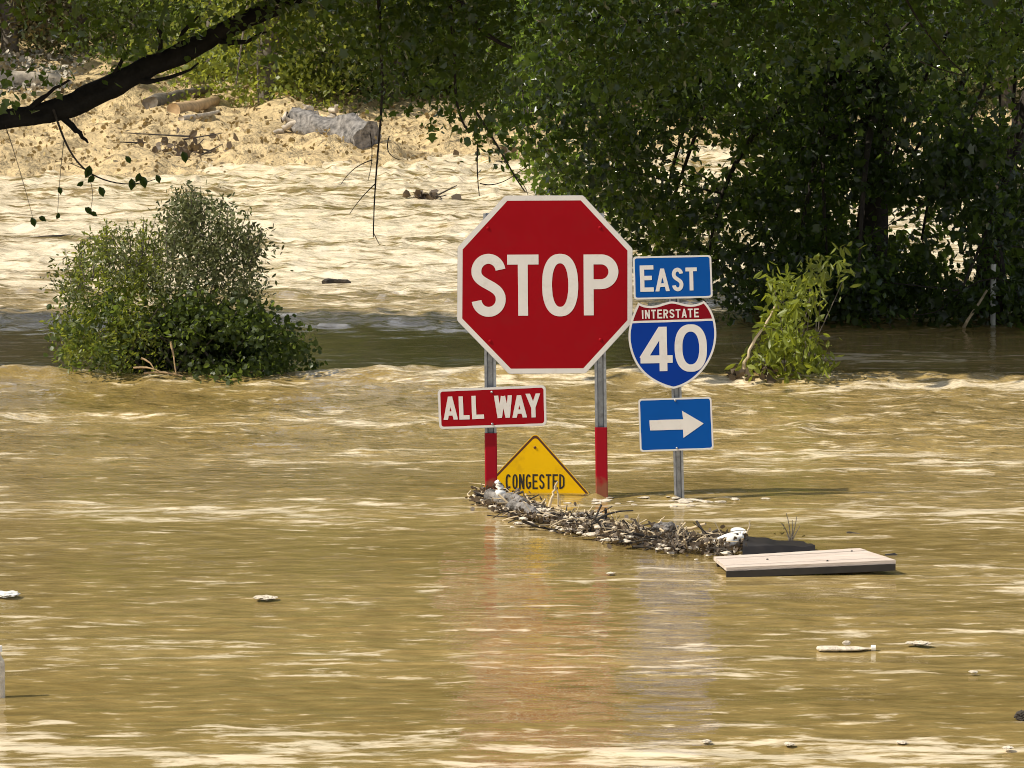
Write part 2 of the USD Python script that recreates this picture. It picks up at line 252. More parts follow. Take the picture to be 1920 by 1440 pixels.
def land_z(x, y):
    o = np.zeros_like(x)
    shore = np.interp(x, [-60, -12, -6, -3, 0, 4, 60], [78, 78, 79, 81, 83, 87, 92]) + 2.0 * (meshkit.noise(np.stack([x * .35, o, o], -1), 21) - 0.5)
    d = y - shore
    z = np.where(d < 0, d * 0.12, 0.055 * d + 0.0009 * np.clip(d - 6, 0, None) ** 2)
    lumps = meshkit.fbm(np.stack([x * .9, y * .45, o], -1), 5, 31) - 0.5
    return np.minimum(z, 45 + 0 * z) + lumps * 0.75 * smooth01(d, -3, 2) + (ridged(np.stack([x * 2.2, y * 1.3, o + 2.7], -1), 44) - .4) * .20 * smooth01(d, -4, 1)
lx = np.r_[[-700, -300, -150, -80, -45, -25], np.arange(-16, 16, 0.13), [16, 25, 45, 80, 150, 300, 700]]
ly = np.r_[np.arange(70, 108, 0.22), [110, 114, 120, 130, 145, 165, 200, 260, 400]]
LX, LY = np.meshgrid(lx, ly); LZ = land_z(LX, LY)
nx, ny = len(lx), len(ly)
i, j = np.meshgrid(np.arange(ny - 1), np.arange(nx - 1), indexing='ij'); i, j = i.ravel(), j.ravel()
quads = np.stack([i * nx + j, i * nx + j + 1, (i + 1) * nx + j + 1, (i + 1) * nx + j], 1)
single('river_bank', (np.stack([LX, LY, LZ], -1).reshape(-1, 3), quads), 'mud_bank', 'muddy sunlit bank strewn with litter at the far edge of the flood', 'bank', kind='structure', smooth=True)
rng = np.random.default_rng(3)
def land_pt(u, v):                   # where the view of pixel (u, v) meets the bank
    r = ray(u, v); t = np.linspace(70, 160, 700) / r[1]; p = np.array([0, 0, CAM_H]) + t[:, None] * r
    hit = np.nonzero(p[:, 2] <= np.maximum(land_z(p[:, 0].copy(), p[:, 1].copy()), 0))[0]
    return p[hit[0]] if len(hit) else p[-1]
n = 5500
lx_, ly_ = rng.uniform(-13, 8, n), rng.uniform(78, 97, n); lz_ = land_z(lx_, ly_)
keep = lz_ > -0.02
c = np.stack([lx_, ly_, lz_ + rng.uniform(0, 0.10, n)], -1)[keep]
single('leaf_litter', leaves(c, 0.085, rng, LEAF6, -0.1, 0.1), 'litter', 'yellow brown dead leaves and flood litter spread over the far bank', 'leaf litter', kind='stuff')
n = 2500
c = np.stack([rng.uniform(-12.2, -9.2, n), rng.uniform(93, 101, n)], -1); c = np.c_[c, land_z(c[:, 0], c[:, 1]) + 0.03]
single('gravel', leaves(c, 0.12, rng, LEAF6, 0, 0.6), 'gravel', 'pale grey gravel and stones under the pale fallen log', 'gravel', kind='stuff')

# ------------------------------------------------------------------ lettering as strokes
def glyph(ch, w, s):
    """A highway letter, 1 high, w wide, with strokes s thick."""
    h = s / 2; L = []
    def ln(*p): L.append(LineString(p).buffer(h, cap_style=2, join_style=2))
    def ell(cx, cy, rx, ry, a0, a1, n=24, e=2.0):
        t = np.radians(np.linspace(a0, a1, n)); c, q = np.cos(t), np.sin(t)
        return list(zip(cx + rx * np.sign(c) * np.abs(c) ** (2 / e), cy + ry * np.sign(q) * np.abs(q) ** (2 / e)))
    def sm(p): L.append(LineString(p).buffer(h, cap_style=2, join_style=1))
    def bez(a, b, c, d, n=16):
        t = np.linspace(0, 1, n)[:, None]; a, b, c, d = map(np.array, (a, b, c, d))
        return [tuple(x) for x in (1 - t) ** 3 * a + 3 * t * (1 - t) ** 2 * b + 3 * t * t * (1 - t) * c + t ** 3 * d]
    cx, rx = w / 2, w / 2 - h
    if ch == 'S':
        top = ell(cx, 0.72, rx, 0.28 - h, 8, 180); bot = ell(cx, 0.28, rx, 0.28 - h, 0, -172)
        sm(top + bez((h, 0.72), (h, 0.50), (w - h, 0.52), (w - h, 0.28))[1:] + bot[1:])
    elif ch in 'O0': L.append(Polygon(ell(cx, 0.5, w / 2, 0.5, 0, 360, 72, 2.35)).difference(Polygon(ell(cx, 0.5, w / 2 - s, 0.5 - s * 0.95, 0, 360, 72, 2.25))))
    elif ch == 'T': ln((0, 1 - h), (w, 1 - h)); ln((cx, 0), (cx, 1 - h))
    elif ch == 'I': ln((cx, 0), (cx, 1))
    elif ch in 'PR':
        ln((h, 0), (h, 1)); r = 0.285 - h
        sm([(h, 1 - h), (w - h - r, 1 - h)] + ell(w - h - r, 0.715, r, 0.285 - h, 90, -90)[1:] + [(h, 0.43 + h)])
        if ch == 'R': ln((w * 0.5, 0.45), (w - h, -0.1))
    elif ch == 'D':
        ln((h, 0), (h, 1)); r = min(0.3, w - s)
        sm([(h, 1 - h), (w - h - r, 1 - h)] + ell(w - h - r, 1 - h - r, r, r, 90, 0)[1:] + ell(w - h - r, h + r, r, r, 0, -90) + [(h, h)])
    elif ch == 'E': ln((h, 0), (h, 1)); ln((h, 1 - h), (w, 1 - h)); ln((h, h), (w, h)); ln((h, 0.52), (w * 0.88, 0.52))
    elif ch == 'L': ln((h, 0), (h, 1)); ln((h, h), (w, h))
    elif ch == 'A': ln((h * 0.9 - 0.06 * w, -0.1), (cx, 1.02 - h * 0.4)); ln((w - h * 0.9 + 0.06 * w, -0.1), (cx, 1.02 - h * 0.4)); L.append(sbox(cx - h, 0.85, cx + h, 1)); ln((w * 0.2, 0.27), (w * 0.8, 0.27))
    elif ch == 'W': ln((h * .7, 1.1), (w * .27, 0)); ln((w * .27, 0), (cx, 0.97)); ln((cx, 0.97), (w * .73, 0)); ln((w * .73, 0), (w - h * .7, 1.1))
    elif ch == 'Y': ln((h * .5, 1.1), (cx, 0.42)); ln((w - h * .5, 1.1), (cx, 0.42)); ln((cx, 0), (cx, 0.47))
    elif ch == 'N': ln((h, 0), (h, 1)); ln((w - h, 0), (w - h, 1)); ln((h, 1), (w - h, 0))
    elif ch in 'CG':
        sm(ell(cx, 0.5, rx, 0.5 - h, 42, 318, 40, 2.3))
        if ch == 'G': ln((cx, 0.42), (w, 0.42)); ln((w - h, 0.42), (w - h, 0.12))
    elif ch == '4': ln((w * 0.72, 0), (w * 0.72, 1)); ln((w * 0.72, 0.99), (h * 0.9, 0.27 )); ln((h * 0.3, 0.27), (w, 0.27)); L.append(sbox(w * .6, .9, w * .72 + h, 1.0))
    g = unary_union(L)
    return g.intersection(sbox(-0.02, 0, w + 0.02, 1)).buffer(0.004).buffer(-0.004)
def letter_px(ch, x0, x1, y0, y1, s, shear=0.0, rot=0.0):
    """The letter in photo pixels: x0..x1, top y0, bottom y1, stroke s; y axis flipped (up)."""
    H = y1 - y0; g = glyph(ch, (x1 - x0) / H, s / H)
    g = affinity.scale(g, H, H, origin=(0, 0)); g = affinity.translate(g, x0, -y1)
    return affinity.rotate(g, rot, origin=((x0 + x1) / 2, -(y0 + y1) / 2))
def slab(poly, Yback, t):
    """A flat piece outlined in photo pixels (y up), standing on the vertical plane y = Yback, t thick towards the viewer."""
    out = []
    for g in getattr(poly, 'geoms', [poly]):
        if g.area < 0.5: continue
        m = trimesh.creation.extrude_polygon(g.simplify(0.05), 1.0, engine='earcut'); v = m.vertices
        w = np.array([P(a, -b, Yback) for a, b in v[:, :2]]); w[:, 1] -= v[:, 2] * t
        out.append((w, m.faces))
    return join(out)
def quad_px(c, r=0):
    g = Polygon([(a, -b) for a, b in c])
    return g.buffer(-r, join_style=2).buffer(r, quad_segs=6) if r else g
def lerp(p, q, t): return p[0] + (q[0] - p[0]) * t, p[1] + (q[1] - p[1]) * t
def bolt(u, v, Yp, r=0.012):
    m = trimesh.creation.icosphere(subdivisions=2, radius=1.0); c = P(u, v, Yp)
    return m.vertices * [r, 0.006, r] + c, m.faces
def channel_post(top, bottom, w, depth=0.045, t=0.005):
    """A steel hat-channel post between two points, its open side to the back."""
    prof = np.array([1, -1]) * np.array([(-w / 2, depth), (-w / 2, depth - t), (-w * .32, depth - t), (-w * .22, 0), (w * .22, 0), (w * .32, depth - t), (w / 2, depth - t), (w / 2, depth), (w * .29, depth), (w * .19, t), (-w * .19, t), (-w * .29, depth)]) + [0, depth]
    m = trimesh.creation.extrude_polygon(Polygon(prof), 1.0, engine='earcut'); v = m.vertices
    top, bottom = np.asarray(top), np.asarray(bottom)
    return np.c_[v[:, 0], v[:, 1], np.zeros(len(v))] + bottom + v[:, 2:3] * (top - bottom), m.faces

# ------------------------------------------------------------------ STOP sign on two posts
D = 32.0
st = Thing('stop_sign', 'big red octagonal stop sign on two posts in the flood, all way plate below', 'stop sign', P(1022, 933, D))
octo = [(947, 367), (1093, 366), (1186, 466), (1186, 604), (1098, 700), (954, 701), (857, 601), (858, 464)]
og = quad_px(octo, 7); red = quad_px(octo).buffer(-9.5, join_style=2).buffer(-2).buffer(2)
pnl = st.part('panel', slab(og, D, 0.004), 'sheet_aluminium')
st.part('border', slab(og.buffer(-0.6).difference(red), D - 0.004, 0.0012), 'white_sheeting', parent=pnl)
st.part('face', slab(red, D - 0.004, 0.0010), 'red_sheeting', parent=pnl)
for ch, x0, x1, y0, y1 in (('S', 884, 948, 476, 594), ('T', 951, 1010, 477.5, 592), ('O', 1016.5, 1084, 476, 593), ('P', 1094.5, 1159.5, 477, 591)):
    st.part('letter', slab(letter_px(ch, x0, x1, y0, y1, 18.5, rot=0.4), D - 0.005, 0.0012), 'white_sheeting', parent=pnl)
for u, v in ((915, 428), (1125, 427), (919, 640), (1126, 637)): st.part('bolt', bolt(u, v, D - 0.005), 'red_sheeting', True, parent=pnl)
for (ub, ut) in ((922.5, 917), (1131, 1122)):
    po = st.part('post', channel_post(P(ut, 400, D + 0.005), P(ub, 1130, D + 0.005), 0.082), 'galvanised_steel')
    top = lerp((ut, 400), (ub, 1130), (812 - 400) / 730)
    if ub > 1000: top = lerp((ut, 400), (ub, 1130), (801 - 400) / 730)
    a, b = P(*top, D), P(ub, 1130, D)
    prof = Polygon([(-.043, .030), (-.043, -.002), (-.034, -.008), (.034, -.008), (.043, -.002), (.043, .030), (.040, .030), (.040, 0), (.032, -.004), (-.032, -.004), (-.040, 0), (-.040, .030)])
    m = trimesh.creation.extrude_polygon(prof, 1.0, engine='earcut'); v = m.vertices
    st.part('sleeve', (np.c_[v[:, 0], v[:, 1] - 0.001, 0 * v[:, 0]] + b + v[:, 2:3] * (a - b), m.faces), 'post_red', parent=po, label='red reflective strip on the lower post')
plate = [(820.5, 730), (1023.5, 722), (1025, 798), (823.5, 805)]
Ya = D - 0.035
pg = quad_px(plate, 8); inner = quad_px(plate).buffer(-4.5, join_style=2).buffer(-5, join_style=2).buffer(5)
ap = st.part('plate', slab(pg, Ya, 0.004), 'sheet_aluminium', label='small red all way plate on the left post')
st.part('border', slab(pg.buffer(-0.5).difference(inner), Ya - 0.004, 0.0012), 'white_sheeting', parent=ap)
st.part('face', slab(inner, Ya - 0.004, 0.001), 'red_sheeting', parent=ap)
for ch, x0, x1, y0, y1 in (('A', 832, 857, 743.5, 787), ('L', 860.5, 880, 743, 786.5), ('L', 884.5, 907, 742, 785.5), ('W', 927.5, 960, 741.5, 783.5), ('A', 961, 986.5, 741, 783), ('Y', 986.5, 1013, 738, 782.5)):
    st.part('letter', slab(letter_px(ch, x0, x1, y0, y1, 8.0, rot=2.0), Ya - 0.005, 0.0012), 'white_sheeting', parent=ap)
st.part('bolt', bolt(922, 735, Ya - 0.005, .009), 'galvanised_steel', True, parent=ap); st.part('bolt', bolt(923, 795, Ya - 0.005, .009), 'galvanised_steel', True, parent=ap)

# ------------------------------------------------------------------ interstate signs on one post
D2 = 31.92
rs = Thing('route_sign', 'blue east interstate 40 sign with shield and arrow plate on one grey post', 'road sign', P(1275, 937, D2))
rs.part('post', channel_post(P(1262, 486, D2 + .006), P(1279, 1130, D2 + .006), 0.070), 'galvanised_steel')
def blue_plate(corners, r, bd, label):
    g = quad_px(corners, r); inn = quad_px(corners).buffer(-bd, join_style=2).buffer(-r * .7, join_style=2).buffer(r * .7)
    p = rs.part('plate', slab(g, D2, 0.004), 'sheet_aluminium', label=label)
    rs.part('border', slab(g.buffer(-.4).difference(inn), D2 - 0.004, 0.0012), 'white_sheeting', parent=p)
    rs.part('face', slab(inn, D2 - 0.004, 0.001), 'blue_sheeting', parent=p); return p
ep = blue_plate([(1186.5, 481), (1333.5, 478), (1336.5, 558), (1188.5, 562)], 6, 3.4, 'blue east plate at the top')
for ch, x0, x1, y0, y1, s in (('E', 1200, 1225.5, 497.5, 547, 8), ('A', 1229.5, 1254.5, 503.5, 546, 7), ('S', 1260, 1281, 502, 546, 7), ('T', 1285.5, 1307, 501.5, 544.5, 7)):
    rs.part('letter', slab(letter_px(ch, x0, x1, y0, y1, s, rot=1.5), D2 - .005, .0012), 'white_sheeting', parent=ep)
arp = blue_plate([(1196.5, 748), (1334, 744), (1338.5, 842.5), (1200, 847.5)], 6, 3.2, 'blue plate with white arrow pointing right')
arrow = [(1217.5, 788), (1281, 786), (1278.5, 770), (1319.5, 794), (1281.5, 821), (1280.5, 805.5), (1219, 807)]
rs.part('arrow', slab(quad_px(arrow), D2 - .005, .0012), 'white_sheeting', parent=arp)
for u, v in ((1266, 751), (1269, 840)): rs.part('bolt', bolt(u, v, D2 - .005, .008), 'galvanised_steel', True, parent=arp)
from scipy.interpolate import splprep, splev
def closed(pts, n=120):
    pts = np.array(pts + pts[:1], float); tck, _ = splprep(pts.T, s=0, per=True, k=3); return np.array(splev(np.linspace(0, 1, n), tck)).T
def side(pts):
    p = np.array([(a, b, 0) for a, b in pts], float); return [tuple(q[:2]) for q in curve(p, 30)]
lft = side([(1197, 567), (1186, 592), (1178.5, 625), (1183, 660), (1201, 694), (1230, 717), (1263, 729)])
rgt = side([(1263, 729), (1297, 714), (1322, 689), (1339, 655), (1343, 620), (1335, 585), (1320, 564)])
crest = side([(1320, 564), (1305, 570), (1290, 571), (1274, 567.5), (1259, 565)])[1:] + side([(1259, 565), (1243, 569), (1228, 573), (1212, 573), (1197, 567)])[1:-1]
sg = Polygon([(a, -b) for a, b in lft + rgt[1:] + crest]).buffer(0)
inn = sg.buffer(-4.0)
band_lo = Polygon([(1170, -602.5), (1350, -597), (1350, -540), (1170, -540)]); field_hi = Polygon([(1170, -606.5), (1350, -601), (1350, -760), (1170, -760)])
sp = rs.part('shield', slab(sg, D2, .004), 'sheet_aluminium', label='interstate shield with the number 40')
crown, field = inn.intersection(band_lo), inn.intersection(field_hi)
rs.part('border', slab(sg.buffer(-.3).difference(crown).difference(field), D2 - .004, .0012), 'white_sheeting', parent=sp)
rs.part('crown', slab(crown, D2 - .004, .001), 'dark_red_sheeting', parent=sp); rs.part('field', slab(field, D2 - .004, .001), 'deep_blue_sheeting', parent=sp)
for ch, x0, x1, y0, y1 in (('4', 1198.5, 1261, 613, 696), ('0', 1265, 1325.5, 608, 697)):
    rs.part('numeral', slab(letter_px(ch, x0, x1, y0, y1, 14.5, rot=1.0), D2 - .005, .0012), 'white_sheeting', parent=sp)
word = 'INTERSTATE'; xx = 1203.0
for k, ch in enumerate(word):
    w = 4.0 if ch == 'I' else 9.2
    rs.part('letter', slab(letter_px(ch, xx, xx + w, 581.5 - k * .35, 598 - k * .35, 2.7, rot=1.5), D2 - .005, .0012), 'white_sheeting', parent=sp); xx += w + 2.3

# ------------------------------------------------------------------ yellow warning sign, half under water
D3 = 32.28
ws = Thing('warning_sign', 'yellow diamond congested warning sign half sunk in the flood behind the red posts', 'warning sign', P(1004, 935, D3))
dia = [(1004, 810.5), (1166, 994), (1002, 1160), (838, 984)]
dg = quad_px(dia, 9); ins = quad_px(dia).buffer(-1.6, join_style=2).buffer(-8, join_style=2).buffer(8); face = quad_px(dia).buffer(-5.6, join_style=2).buffer(-7, join_style=2).buffer(7)
dp = ws.part('panel', slab(dg, D3, .004), 'sheet_aluminium')
ws.part('edge', slab(dg.buffer(-.3).difference(ins), D3 - .004, .001), 'yellow_sheeting', parent=dp)
ws.part('border', slab(ins.difference(face), D3 - .004, .0012), 'brown_border', parent=dp)
ws.part('face', slab(face, D3 - .004, .001), 'yellow_sheeting', parent=dp)
xx = 948.0
for k, ch in enumerate('CONGESTED'):
    ws.part('letter', slab(letter_px(ch, xx, xx + 10.2, 889, 917, 3.4), D3 - .005, .001), 'black_ink', parent=dp); xx += 12.55
ws.part('bolt', bolt(1003, 839, D3 - .005, .010), 'brown_border', True, parent=dp)
ws.part('post', channel_post(P(1004, 860, D3 + .004), P(1004, 1180, D3 + .004), .06), 'galvanised_steel')

# ------------------------------------------------------------------ vegetation
def in_poly(poly, u, v):
    import shapely
    return shapely.contains_xy(poly, u, v)
def mixed(c, size, rng, droop):
    h = len(c) // 3; c = rng.permutation(c)
    return join([leaves(c[:h], size, rng, LEAF_LOBED, droop), leaves(c[h:2 * h], size * .9, rng, LEAF6, droop), leaves(c[2 * h:], size, rng, LEAF_SLIM, droop)])
def clump_cloud(centers, per, spread, rng, squash=0.8):
    n = len(centers); c = np.repeat(centers, per, axis=0)
    o = rng.normal(size=(n * per, 3)) * np.repeat(np.broadcast_to(spread, (n,)), per)[:, None] * [1, 1, squash]
    return c + o
def tree(name, label, base, trunk_top, r_base, centers, per, spread, size, leafm, rng, shape=LEAF6, barkm='bark_dark', limbs=8, twigs=70, group=None, droop=0.6, cat='tree', lean=None, low=0.35):
    base = np.asarray(base, float); t = Thing(name, label, cat, base, group)
    top = np.asarray(trunk_top, float); mid = (base + top) / 2 + rng.normal(size=3) * 0.12 * np.linalg.norm(top - base) * [0.4, 0.4, 0]
    foot = base + [0, 0, -0.6]
    tc = curve([foot, base, mid, top], 18)
    t.part('trunk', tube(tc, np.linspace(r_base * 1.15, r_base * .35, 18) * (1 + .06 * rng.normal(size=18)), 10), barkm, True)
    idx = rng.choice(len(centers), min(limbs, len(centers)), replace=False); pts = [tc[6:]]
    for k in idx:
        e = centers[k]; s = tc[rng.integers(int(18 * low), 16)]
        m = (s + e) / 2 + [0, 0, 0.12 * np.linalg.norm(e - s)] + rng.normal(size=3) * .15
        c = curve([s, m, e], 10); t.part('branch', tube(c, np.linspace(r_base * .32, .014, 10), 7), barkm, True); pts.append(c)
    pts = np.vstack(pts); tw = []
    for e in centers[rng.choice(len(centers), min(twigs, len(centers)), replace=False)]:
        s = pts[np.argmin(((pts - e) ** 2).sum(1))]; m = (s + e) / 2 + rng.normal(size=3) * .12
        tw.append(tube(curve([s, m, e], 6), np.linspace(.009, .003, 6), 4, False))
    if tw: t.part('twigs', join(tw), barkm, True, kind='stuff')
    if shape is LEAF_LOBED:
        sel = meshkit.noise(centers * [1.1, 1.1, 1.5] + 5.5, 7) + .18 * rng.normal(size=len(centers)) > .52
        t.part('crown', mixed(clump_cloud(centers[sel], per, spread, rng), size, rng, droop), leafm); t.part('crown', mixed(clump_cloud(centers[~sel], per, spread, rng), size, rng, droop), 'leaf_dark', label='leaf clumps coloured dark as if shaded'); return t  # second crown part paints shade into the evenly lit foliage
    t.part('crown', mixed(clump_cloud(centers, per, spread, rng), size, rng, droop) if shape is LEAF_LOBED else leaves(clump_cloud(centers, per, spread, rng), size, rng, shape, droop), leafm)
    return t

# right-hand trees whose low crowns reach the water
def right_centers(poly, holes, n, y0, y1, rng, skip=1.0):
    out = []; b = poly.bounds
    while len(out) < n:
        u, v = rng.uniform(b[0], b[2], 4000), rng.uniform(b[1], b[3], 4000); yy = rng.uniform(y0, y1, 4000)
        k = in_poly(poly, u, v)
        for h, pr in holes: k &= ~(in_poly(h, u, v) & (rng.random(4000) < pr))
        for a, b_, c in zip(u[k], v[k], yy[k]):
            p = P(a, b_, c)
            if p[2] > 0.12: out.append(p)
    return np.array(out[:n])
gaps = [(Polygon([(1262, 250), (1330, 240), (1440, 275), (1420, 320), (1290, 330), (1200, 345), (1190, 310)]), 1.0), (Polygon([(1335, 470), (1420, 440), (1450, 560), (1340, 580)]), .75),
        (Polygon([(1745, 425), (1830, 430), (1845, 530), (1760, 540)]), .95), (Polygon([(1185, 395), (1300, 420), (1345, 480), (1190, 480)]), .7), (Polygon([(1770, 130), (1990, 130), (1990, 270), (1840, 260)]), .97), (Polygon([(1540, 350), (1640, 330), (1650, 420), (1560, 430)]), .45)]
rng = np.random.default_rng(11)
polyB = Polygon([(960, -40), (1560, -40), (1560, 300), (1620, 560), (1400, 575), (1330, 520), (1200, 480), (1130, 420), (1060, 370), (1010, 300), (960, 240), (930, 120)])
polyA = Polygon([(1400, -40), (2080, -40), (2080, 560), (1980, 575), (1900, 560), (1800, 540), (1700, 580), (1560, 575), (1480, 480), (1420, 300)])
def upper(n, x0, x1, y0, y1, z0, z1, rng): return np.stack([rng.uniform(x0, x1, n), rng.uniform(y0, y1, n), rng.uniform(z0, z1, n)], -1)
cB = np.vstack([right_centers(polyB, gaps, 370, 47.2, 51, rng), upper(60, 0.2, 3.6, 45.5, 52, 3.4, 8.5, rng)])
lowB = right_centers(Polygon([(1345, 500), (1640, 500), (1640, 605), (1380, 600)]), [(gaps[1][0], .6)], 55, 46.4, 48.5, rng); lowA = right_centers(Polygon([(1640, 520), (2050, 520), (2050, 605), (1640, 605)]), gaps[2:3] + [(Polygon([(1815, 430), (1885, 430), (1885, 610), (1815, 610)]), .9)], 50, 46.4, 48.5, rng)
cB = np.vstack([cB, lowB]); lowA = np.vstack([lowA, right_centers(Polygon([(1760, 130), (1960, 270), (1960, 430), (1800, 440), (1740, 300)]), gaps[2:3], 26, 46.2, 46.9, rng)]); cA = np.vstack([lowA, right_centers(polyA, gaps, 420, 46.8, 51, rng), upper(80, 2.6, 8.0, 45.0, 53, 3.4, 9.0, rng)])
bB, bA = G(1628, 590), G(1838, 596)
tree('broadleaf_tree', 'dark broadleaf tree right behind the blue signs, its boughs drooping towards the stop sign', bB, bB + [-0.9, .3, 7.0], .16, cB, 60, .165, .090, 'leaf_tree', rng, LEAF_LOBED, limbs=14, twigs=80, droop=.8)
tA = tree('broadleaf_tree', 'dark broadleaf tree with a bare trunk in the water at the right edge', bA, bA + [.7, .4, 7.6], .095, cA, 60, .165, .090, 'leaf_tree', rng, LEAF_LOBED, limbs=14, twigs=80, droop=.8)
p0, p1 = G(1864, 602), P(1872, 470, 47.3)
tA.part('stem', wobbly([p0 - [0, 0, .5], p0 + [0.02, 0, .3], p1, p1 + [.2, .2, 1.5]], .07, .03, rng, 12), 'bark_dark', True)
po = P(1862, 572, 46.9); single('marker_pole', tube([po - [0, 0, 1.0], P(1863, 495, 46.9)], .028, 8), 'white_plastic', 'thin white pole standing by the bare trunk at the right edge', 'pole', loc=po)
single('driftwood_stick', wobbly([G(1812, 600) - [0, 0, .1], P(1830, 575, 46.4), P(1850, 545, 46.6)], .03, .012, rng, 8), 'pale_twig', 'pale stick leaning out of the water against the bare trunk at right', 'stick')

# overhanging trees, their unseen crowns laid out to shade the water; the near limb and its twigs are in view
rng = np.random.default_rng(12)
yl = 43.5
crL = upper(1300, -19, -3.2, 40.1, 46.2, 4.2, 9.2, rng)
def sunny(c, x0, x1, y0, y1, z):     # gaps cut into the crown so that the sun reaches the shrubs below
    q = c - SUN_DIR * ((c[:, 2] - z) / SUN_DIR[2])[:, None]
    return c[~((q[:, 0] > x0) & (q[:, 0] < x1) & (q[:, 1] > y0) & (q[:, 1] < y1))]
crL = sunny(sunny(crL, -5.0, -1.2, 38, 42.3, 1.1), 1.6, 3.6, 38, 41.8, .7)
bL = np.array([-8.2, 46.4, 0.0])
tL = tree('overhanging_tree', 'tree at the left whose thick black limb and hanging twigs cross the upper left', bL, bL + [-.6, -.4, 7.0], .30, crL, 42, .36, .26, 'leaf_dark', rng, LEAF6, limbs=9, twigs=120, droop=.8)
limb = [P(-420, 330, yl + .2), P(-200, 268, yl + .1), P(0, 226, yl), P(110, 205, yl), P(215, 158, yl), P(320, 108, yl), P(430, 52, yl), P(560, -10, yl), P(760, -120, yl - .3), P(1000, -260, yl - .6)]
lv, lf = tube(curve(limb, 110), np.r_[np.linspace(.105, .112, 44), np.linspace(.112, .035, 66)], 18)
lc = np.vstack([np.repeat(curve(limb, 110), 18, axis=0), curve(limb, 110)[[0, -1]]])
lv = lc + (lv - lc) * (1 + 1.2 * (meshkit.fbm(lv * [3.2, 5, 5], 4, 5) - .5) + .35 * (meshkit.fbm(lv * 1.3 + 9, 2, 6) - .5))[:, None]
tL.part('limb', (lv, lf), 'bark_shaded', True)
for a_, b_, c_ in (((205, 160), (228, 118), (240, 95)), ((330, 100), (345, 60), (372, 30)), ((120, 222), (150, 250), (165, 268)), ((400, 75), (450, 80), (500, 60)), ((240, 145), (300, 150), (372, 118)), ((40, 222), (75, 190), (130, 150)), ((290, 125), (300, 90), (295, 40))):
    tL.part('stub', wobbly([P(*a_, yl), P(*b_, yl - .1), P(*c_, yl - .2)], .035, .010, rng, 9, .3, 7), 'bark_shaded', True)
def twig(pxs, r0, r1, Yt, host=tL):
    host.part('twig', tube(curve([P(u, v, Yt) for u, v in pxs], 4 * len(pxs)), np.linspace(r0, r1, 4 * len(pxs)), 5), 'bark_dark', True)
twig([(712, -120), (713, 60), (716, 180), (709, 280), (703, 360), (700, 445)], .022, .005, yl - .2)
twig([(701, 438), (712, 460)], .005, .003, yl - .2); twig([(703, 345), (672, 378), (655, 402)], .006, .003, yl - .2); twig([(698, 300), (660, 320), (640, 345)], .006, .003, yl - .2)
twig([(694, 250), (697, 300), (690, 338)], .006, .003, yl - .1); twig([(730, 255), (732, 290), (752, 300)], .006, .003, yl - .1)
twig([(838, -100), (846, 30), (852, 110), (858, 200), (880, 250)], .028, .010, yl - .3)
twig([(840, -60), (872, 20), (915, 66), (960, 90)], .05, .015, yl - .4)
twig([(896, 270), (895, 320), (899, 368)], .008, .004, yl - .3); twig([(900, 344), (940, 342), (970, 325), (995, 308)], .006, .003, yl - .3)
twig([(880, 190), (915, 245), (945, 295), (965, 330), (985, 360)], .014, .006, yl - .3); twig([(962, 328), (978, 342), (990, 366)], .006, .003, yl - .3); twig([(930, 302), (948, 303)], .006, .003, yl - .3)
twig([(100, 205), (120, 260), (160, 318), (190, 335), (240, 345), (300, 332)], .012, .004, yl - .1); twig([(160, 318), (130, 305)], .005, .003, yl - .1); twig([(10, 235), (40, 330), (62, 410)], .004, .002, yl - .1)
twig([(120, 262), (112, 340), (108, 400)], .004, .002, yl - .1); twig([(160, 318), (172, 350), (170, 392)], .004, .002, yl - .1)
for u, v, sz, a in ((62, 417, .10, -1.2), (80, 411, .085, -.5), (108, 405, .07, -1.9), (166, 396, .10, -.8), (176, 402, .08, -.5), (190, 360, .11, -1.2), (112, 358, .08, -1.3), (164, 322, .13, -1.9), (170, 335, .10, -2.2), (150, 344, .08, -2.6), (246, 346, .12, -1.6), (268, 342, .13, -1.2), (258, 333, .10, -2.0), (296, 336, .09, -1.2), (345, 295, .12, -1.3), (240, 300, .09, -1.0)):
    d = np.array([math.cos(a), -.25, math.sin(a)]); s = np.array([-math.sin(a), .3, math.cos(a)]); nn = np.cross(d, s); L, F = LEAF6; L = L * [1, .9, 2.5]
    c0 = P(u, v, yl - .1) - d * sz * .5
    tL.part('leaf', (c0 + sz * (L[:, :1] * d + .8 * L[:, 1:2] * s + L[:, 2:] * nn), F), 'leaf_dark')
# low sprays of leaves hanging from the limb
def spray(pxpoly, n, y0, y1, per, spread, size, m, host, rng, name='leaf_spray'):
    cc = right_centers(Polygon(pxpoly), [], n, y0, y1, rng); host.part(name, mixed(clump_cloud(cc, per, spread, rng), size, rng, .7), m, kind='stuff')
spray([(640, -30), (960, -30), (950, 200), (925, 285), (885, 270), (860, 210), (830, 150), (760, 90), (700, 60)], 90, 42.2, 44.4, 26, .13, .08, 'leaf_tree', tL, rng)
spray([(400, -30), (650, -30), (640, 60), (520, 30)], 14, 42.4, 44.4, 24, .13, .08, 'leaf_tree', tL, rng)
for pg_, n_ in (([(210, 40), (340, 20), (360, 80), (300, 110), (220, 130)], 12), ([(-10, 120), (90, 130), (150, 170), (90, 200), (-10, 200)], 5), ([(420, 20), (620, -20), (640, 70), (540, 110), (450, 90)], 9), ([(640, 60), (760, 90), (900, 170), (930, 240), (800, 220), (680, 180)], 22), ([(-20, -20), (200, -20), (180, 50), (60, 80), (-20, 60)], 14)):
    spray(pg_, n_, 42.4, 44.4, 22, .13, .08, 'leaf_tree', tL, rng)
shade_crR = upper(1050, -4.4, 12, 39.9, 45.4, 4.2, 8.8, rng)  # added crown above the view, placed to shade the right stretch of water
